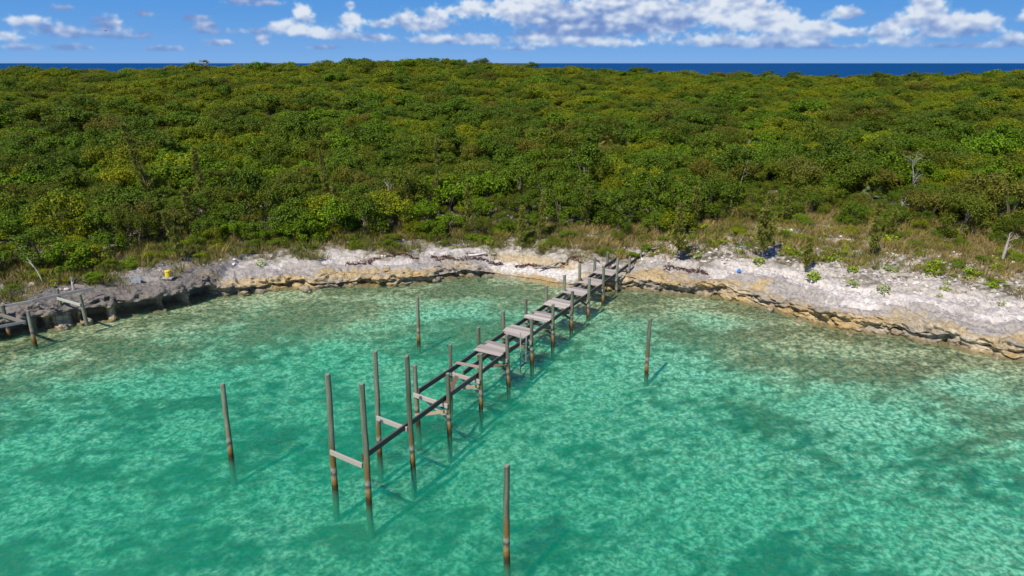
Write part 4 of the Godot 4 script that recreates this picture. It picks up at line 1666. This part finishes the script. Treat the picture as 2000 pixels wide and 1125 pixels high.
func single_out() -> void:
	# plants that would share a description are told apart by their order from left to right
	var by := {}
	for o in get_children():
		if o.has_meta("label") and o.has_meta("group"):
			var l: String = o.get_meta("label")
			if not by.has(l):
				by[l] = []
			by[l].append(o)
	var words := ["first", "second", "third", "fourth", "fifth", "sixth", "seventh", "eighth", "ninth", "tenth", "eleventh", "twelfth", "thirteenth", "fourteenth", "fifteenth", "sixteenth", "seventeenth", "eighteenth", "nineteenth", "twentieth"]
	for l in by:
		var list: Array = by[l]
		if list.size() < 2:
			continue
		list.sort_custom(func(a, b): return a.position.x / -a.position.z < b.position.x / -b.position.z)
		for k in list.size():
			if k < words.size():
				list[k].set_meta("label", l + ", " + words[k] + " from left")


func build_rubble() -> void:
	var meshes: Array = []
	for k in 6:
		meshes.append(stone_mesh())
	var mats: Array = []
	for c in [Color(0.60, 0.56, 0.51), Color(0.48, 0.44, 0.39), Color(0.36, 0.325, 0.28)]:
		var m := matte(false, 0.95)
		m.albedo_color = lin(c.r, c.g, c.b)
		mats.append(m)
	var tinted := matte(true, 0.95)
	var all: Array = []
	for k in 30000:
		var x := rng.randf_range(-30.0, 40.0)
		var z := rng.randf_range(-58.0, -30.0)
		if absf(x) > absf(z) * 0.74 + 0.5:
			continue
		var s := inland(x, z)
		if s < 1.2:
			continue
		var v := table(SCRUB_FROM, x)
		var r := s / v
		var e := smoothstep(6.0, 11.0, x)
		var n1 := n_mid.get_noise_2d(x * 0.8, z)
		var keep := lerpf(0.10 * smoothstep(0.3, 0.55, r), 0.65 * smoothstep(0.22, 0.42, r + n1 * 0.2), e) * (1.0 - smoothstep(0.95, 1.2, r))
		if rng.randf() > keep:
			continue
		var size := 0.05 + 0.20 * pow(rng.randf(), 2.6)
		var b := Basis.from_euler(Vector3(rng.randf_range(-0.4, 0.4), rng.randf() * TAU, rng.randf_range(-0.4, 0.4))).scaled(Vector3(size * rng.randf_range(0.8, 1.5), size, size * rng.randf_range(0.8, 1.3)))
		all.append([size * 40.0 / -z, Transform3D(b, Vector3(x, land(x, z) + size * 0.12, z))])
	all.sort_custom(func(a, b): return a[0] > b[0])
	var root := Node3D.new()
	root.name = numbered("rubble_ground")
	add_child(root)
	root.set_meta("kind", "structure")
	root.set_meta("label", "loose pale limestone rubble above the shelf")
	var rest: Array = [[], [], [], [], [], []]
	for k in all.size():
		var w: int = rng.randi() % 6
		if k < 295:
			var o := part("stone" if k == 0 else "stone_%03d" % k, meshes[w], mats[rng.randi() % 3], root)
			o.transform = all[k][1]
		else:
			var g := rng.randf_range(0.28, 0.62)
			rest[w].append([all[k][1], Color(g, g * 0.94, g * 0.87)])
	for w in 6:
		multi(root, "pebbles", meshes[w], tinted, rest[w])


func build_seaweed() -> void:
	# lines of dry red-brown weed thrown up in the ledges of the shelf
	var lines := [
		[[-10.9, -45.3], [-9.6, -45.1], [-8.6, -45.5], "left strand of dark red-brown dry seaweed on the pale shelf"],
		[[-8.5, -46.1], [-7.2, -46.2], [-6.2, -46.0], "strand of dark seaweed in a ledge left of the shelf's middle"],
		[[-5.4, -46.2], [-4.0, -46.3], [-2.2, -46.7], [-0.6, -46.8], "longest strand of dark red-brown seaweed along the middle of the shelf"],
		[[0.2, -46.4], [1.4, -46.2], [2.2, -45.9], "strand of dark seaweed in front of the crossed boards"],
		[[3.2, -45.7], [4.0, -46.1], [4.6, -45.4], "patch of brown seaweed left of the jetty's landing"],
		[[9.6, -43.5], [10.8, -43.3], [12.2, -42.9], "thin strand of dark seaweed right of the jetty's landing"],
	]
	for l in lines:
		var pts: Array = l.slice(0, l.size() - 1)
		var first: Array = pts[0]
		var root := thing("seaweed_wrack", l[l.size() - 1], "seaweed", Vector3(first[0], land(first[0], first[1]), first[1]), "strands of dry seaweed on the shelf")
		var sh := Shape.new()
		for k in pts.size() - 1:
			var a := Vector2(pts[k][0], pts[k][1])
			var b := Vector2(pts[k + 1][0], pts[k + 1][1])
			for m in int(a.distance_to(b) * 210.0):
				var t := rng.randf()
				var p := a.lerp(b, t) + Vector2(rng.randfn() * 0.05, rng.randfn() * 0.13 + 0.30 * n_mid.get_noise_2d(a.lerp(b, t).x * 3.0, 12.0))
				var y := land(p.x, p.y) + rng.randf_range(0.005, 0.06)
				var g := rng.randf_range(0.6, 1.4)
				var nd := Vector3(rng.randfn() * 0.4, 1.0, rng.randfn() * 0.4 + 0.2).normalized()
				leaf(sh, Vector3(p.x, y, p.y) - root.position, nd, rng.randf_range(0.08, 0.2), rng.randf_range(0.03, 0.07), Color(0.075 * g, 0.032 * g, 0.024 * g))
		part("fronds", sh.mesh(), M.leaf_dry, root)


func lathe(profile: Array, sides: int, col: Color) -> ArrayMesh:
	var sh := Shape.new()
	for k in profile.size() - 1:
		var p: Vector2 = profile[k]
		var q: Vector2 = profile[k + 1]
		for s in sides:
			var a := TAU * s / sides
			var b := TAU * (s + 1) / sides
			sh.quad(Vector3(cos(a) * p.x, p.y, sin(a) * p.x), Vector3(cos(a) * q.x, q.y, sin(a) * q.x), Vector3(cos(b) * q.x, q.y, sin(b) * q.x), Vector3(cos(b) * p.x, p.y, sin(b) * p.x), col)
	return sh.mesh()


func build_litter() -> void:
	var plastic := matte(true, 0.45)
	plastic.metallic_specular = 0.5
	# the drum on its white slab
	var y := land(-20.17, -40.3)
	var slab := thing("concrete_slab", "small white slab under the yellow drum on the headland", "slab", Vector3(-20.17, y + 0.02, -40.3))
	var sh := Shape.new()
	sh.beam(Vector3(-0.30, 0.03, 0), Vector3(0.30, 0.03, 0), 0.44, 0.09, Color(0.72, 0.70, 0.66))
	part("slab", sh.mesh(), M.ground, slab)
	var drum := thing("yellow_drum", "small bright yellow plastic drum standing on the left headland", "drum", Vector3(-20.17, y + 0.096, -40.3))
	var yel := Color(0.72, 0.50, 0.03)
	part("body", lathe([Vector2(0.0, 0.0), Vector2(0.135, 0.0), Vector2(0.15, 0.03), Vector2(0.158, 0.36), Vector2(0.15, 0.37)], 18, yel), plastic, drum)
	part("rim", lathe([Vector2(0.15, 0.335), Vector2(0.172, 0.338), Vector2(0.172, 0.375), Vector2(0.15, 0.378)], 18, yel * 0.9), plastic, drum)
	part("lid", lathe([Vector2(0.150, 0.372), Vector2(0.145, 0.40), Vector2(0.10, 0.412), Vector2(0.0, 0.412)], 18, Color(0.75, 0.56, 0.08)), plastic, drum)
	# grey plastic crate with a green corner
	y = land(-21.75, -39.6)
	var crate := thing("plastic_crate", "pale grey plastic crate tipped on the headland left of the yellow drum", "crate", Vector3(-21.75, y, -39.6))
	crate.rotation = Vector3(0.12, 0.4, -0.22)
	var g := Color(0.46, 0.50, 0.50)
	for w in [[Vector3(-0.26, 0.15, 0.16), Vector3(0.26, 0.15, 0.16)], [Vector3(-0.26, 0.15, -0.16), Vector3(0.26, 0.15, -0.16)]]:
		var s2 := Shape.new()
		s2.beam(w[0], w[1], 0.02, 0.28, g)
		part("side", s2.mesh(), plastic, crate)
	for w in [-0.25, 0.25]:
		var s2 := Shape.new()
		s2.beam(Vector3(w, 0.15, -0.15), Vector3(w, 0.15, 0.15), 0.02, 0.28, g if w < 0 else Color(0.02, 0.16, 0.12))
		part("end", s2.mesh(), plastic, crate)
	var s3 := Shape.new()
	s3.beam(Vector3(-0.25, 0.02, 0), Vector3(0.25, 0.02, 0), 0.31, 0.02, g * 0.8)
	part("floor", s3.mesh(), plastic, crate)
	# blue float
	y = land(13.98, -42.45)
	var fl := thing("blue_float", "small bright blue plastic float on the shelf below the bushy casuarina", "float", Vector3(13.98, y, -42.45))
	part("body", lathe([Vector2(0.0, 0.0), Vector2(0.08, 0.02), Vector2(0.125, 0.10), Vector2(0.11, 0.19), Vector2(0.05, 0.235), Vector2(0.0, 0.24)], 16, Color(0.03, 0.20, 0.62)), plastic, fl)
	part("eye", lathe([Vector2(0.045, 0.23), Vector2(0.035, 0.29), Vector2(0.0, 0.295)], 10, Color(0.03, 0.16, 0.5)), plastic, fl)
	# bleached boards and a sheet near the landing
	for b in [[9.75, -46.9, 0.75, 0.30, 0.3, "bleached white sheet lying on the rubble right of the jetty's landing"], [26.0, -51.0, 0.6, 0.22, 0.5, "white scrap of board in front of the bleached fallen branches"]]:
		y = land(b[0], b[1])
		var o := thing("white_board", b[5], "board", Vector3(b[0], y + 0.06, b[1]))
		timber(o, "board", Vector3(b[0] - b[2] / 2, y + 0.05, b[1] + 0.1), Vector3(b[0] + b[2] / 2, y + 0.12, b[1] - 0.1), b[3], 0.03, Color(0.76, 0.74, 0.71), b[4])
	# a bird far off over the island
	var bird := thing("bird", "small dark bird gliding in the sky at upper left", "bird", Vector3(-78.0, 19.2, -146.0))
	var bs := Shape.new()
	var dk := Color(0.03, 0.03, 0.035)
	bs.tube(PackedVector3Array([Vector3(0, 0, 0.26), Vector3(0, 0.01, 0.16), Vector3(0, 0, 0.0), Vector3(0, 0, -0.16), Vector3(0, 0.03, -0.24), Vector3(0, 0.02, -0.33)]), PackedFloat32Array([0.02, 0.05, 0.085, 0.06, 0.045, 0.008]), 8, PackedColorArray([dk, dk, dk, dk, dk, dk]))
	for sd in [-1.0, 1.0]:
		var a := Vector3(sd * 0.04, 0.03, -0.10)
		var b := Vector3(sd * 0.04, 0.03, 0.08)
		var c := Vector3(sd * 0.36, 0.17, 0.04)
		var d := Vector3(sd * 0.36, 0.17, -0.14)
		var tip := Vector3(sd * 0.80, 0.06, 0.12)
		bs.quad(a, d, c, b, dk)
		bs.tri(d, tip, c, dk)
	part("body", bs.mesh(), M.bark, bird)
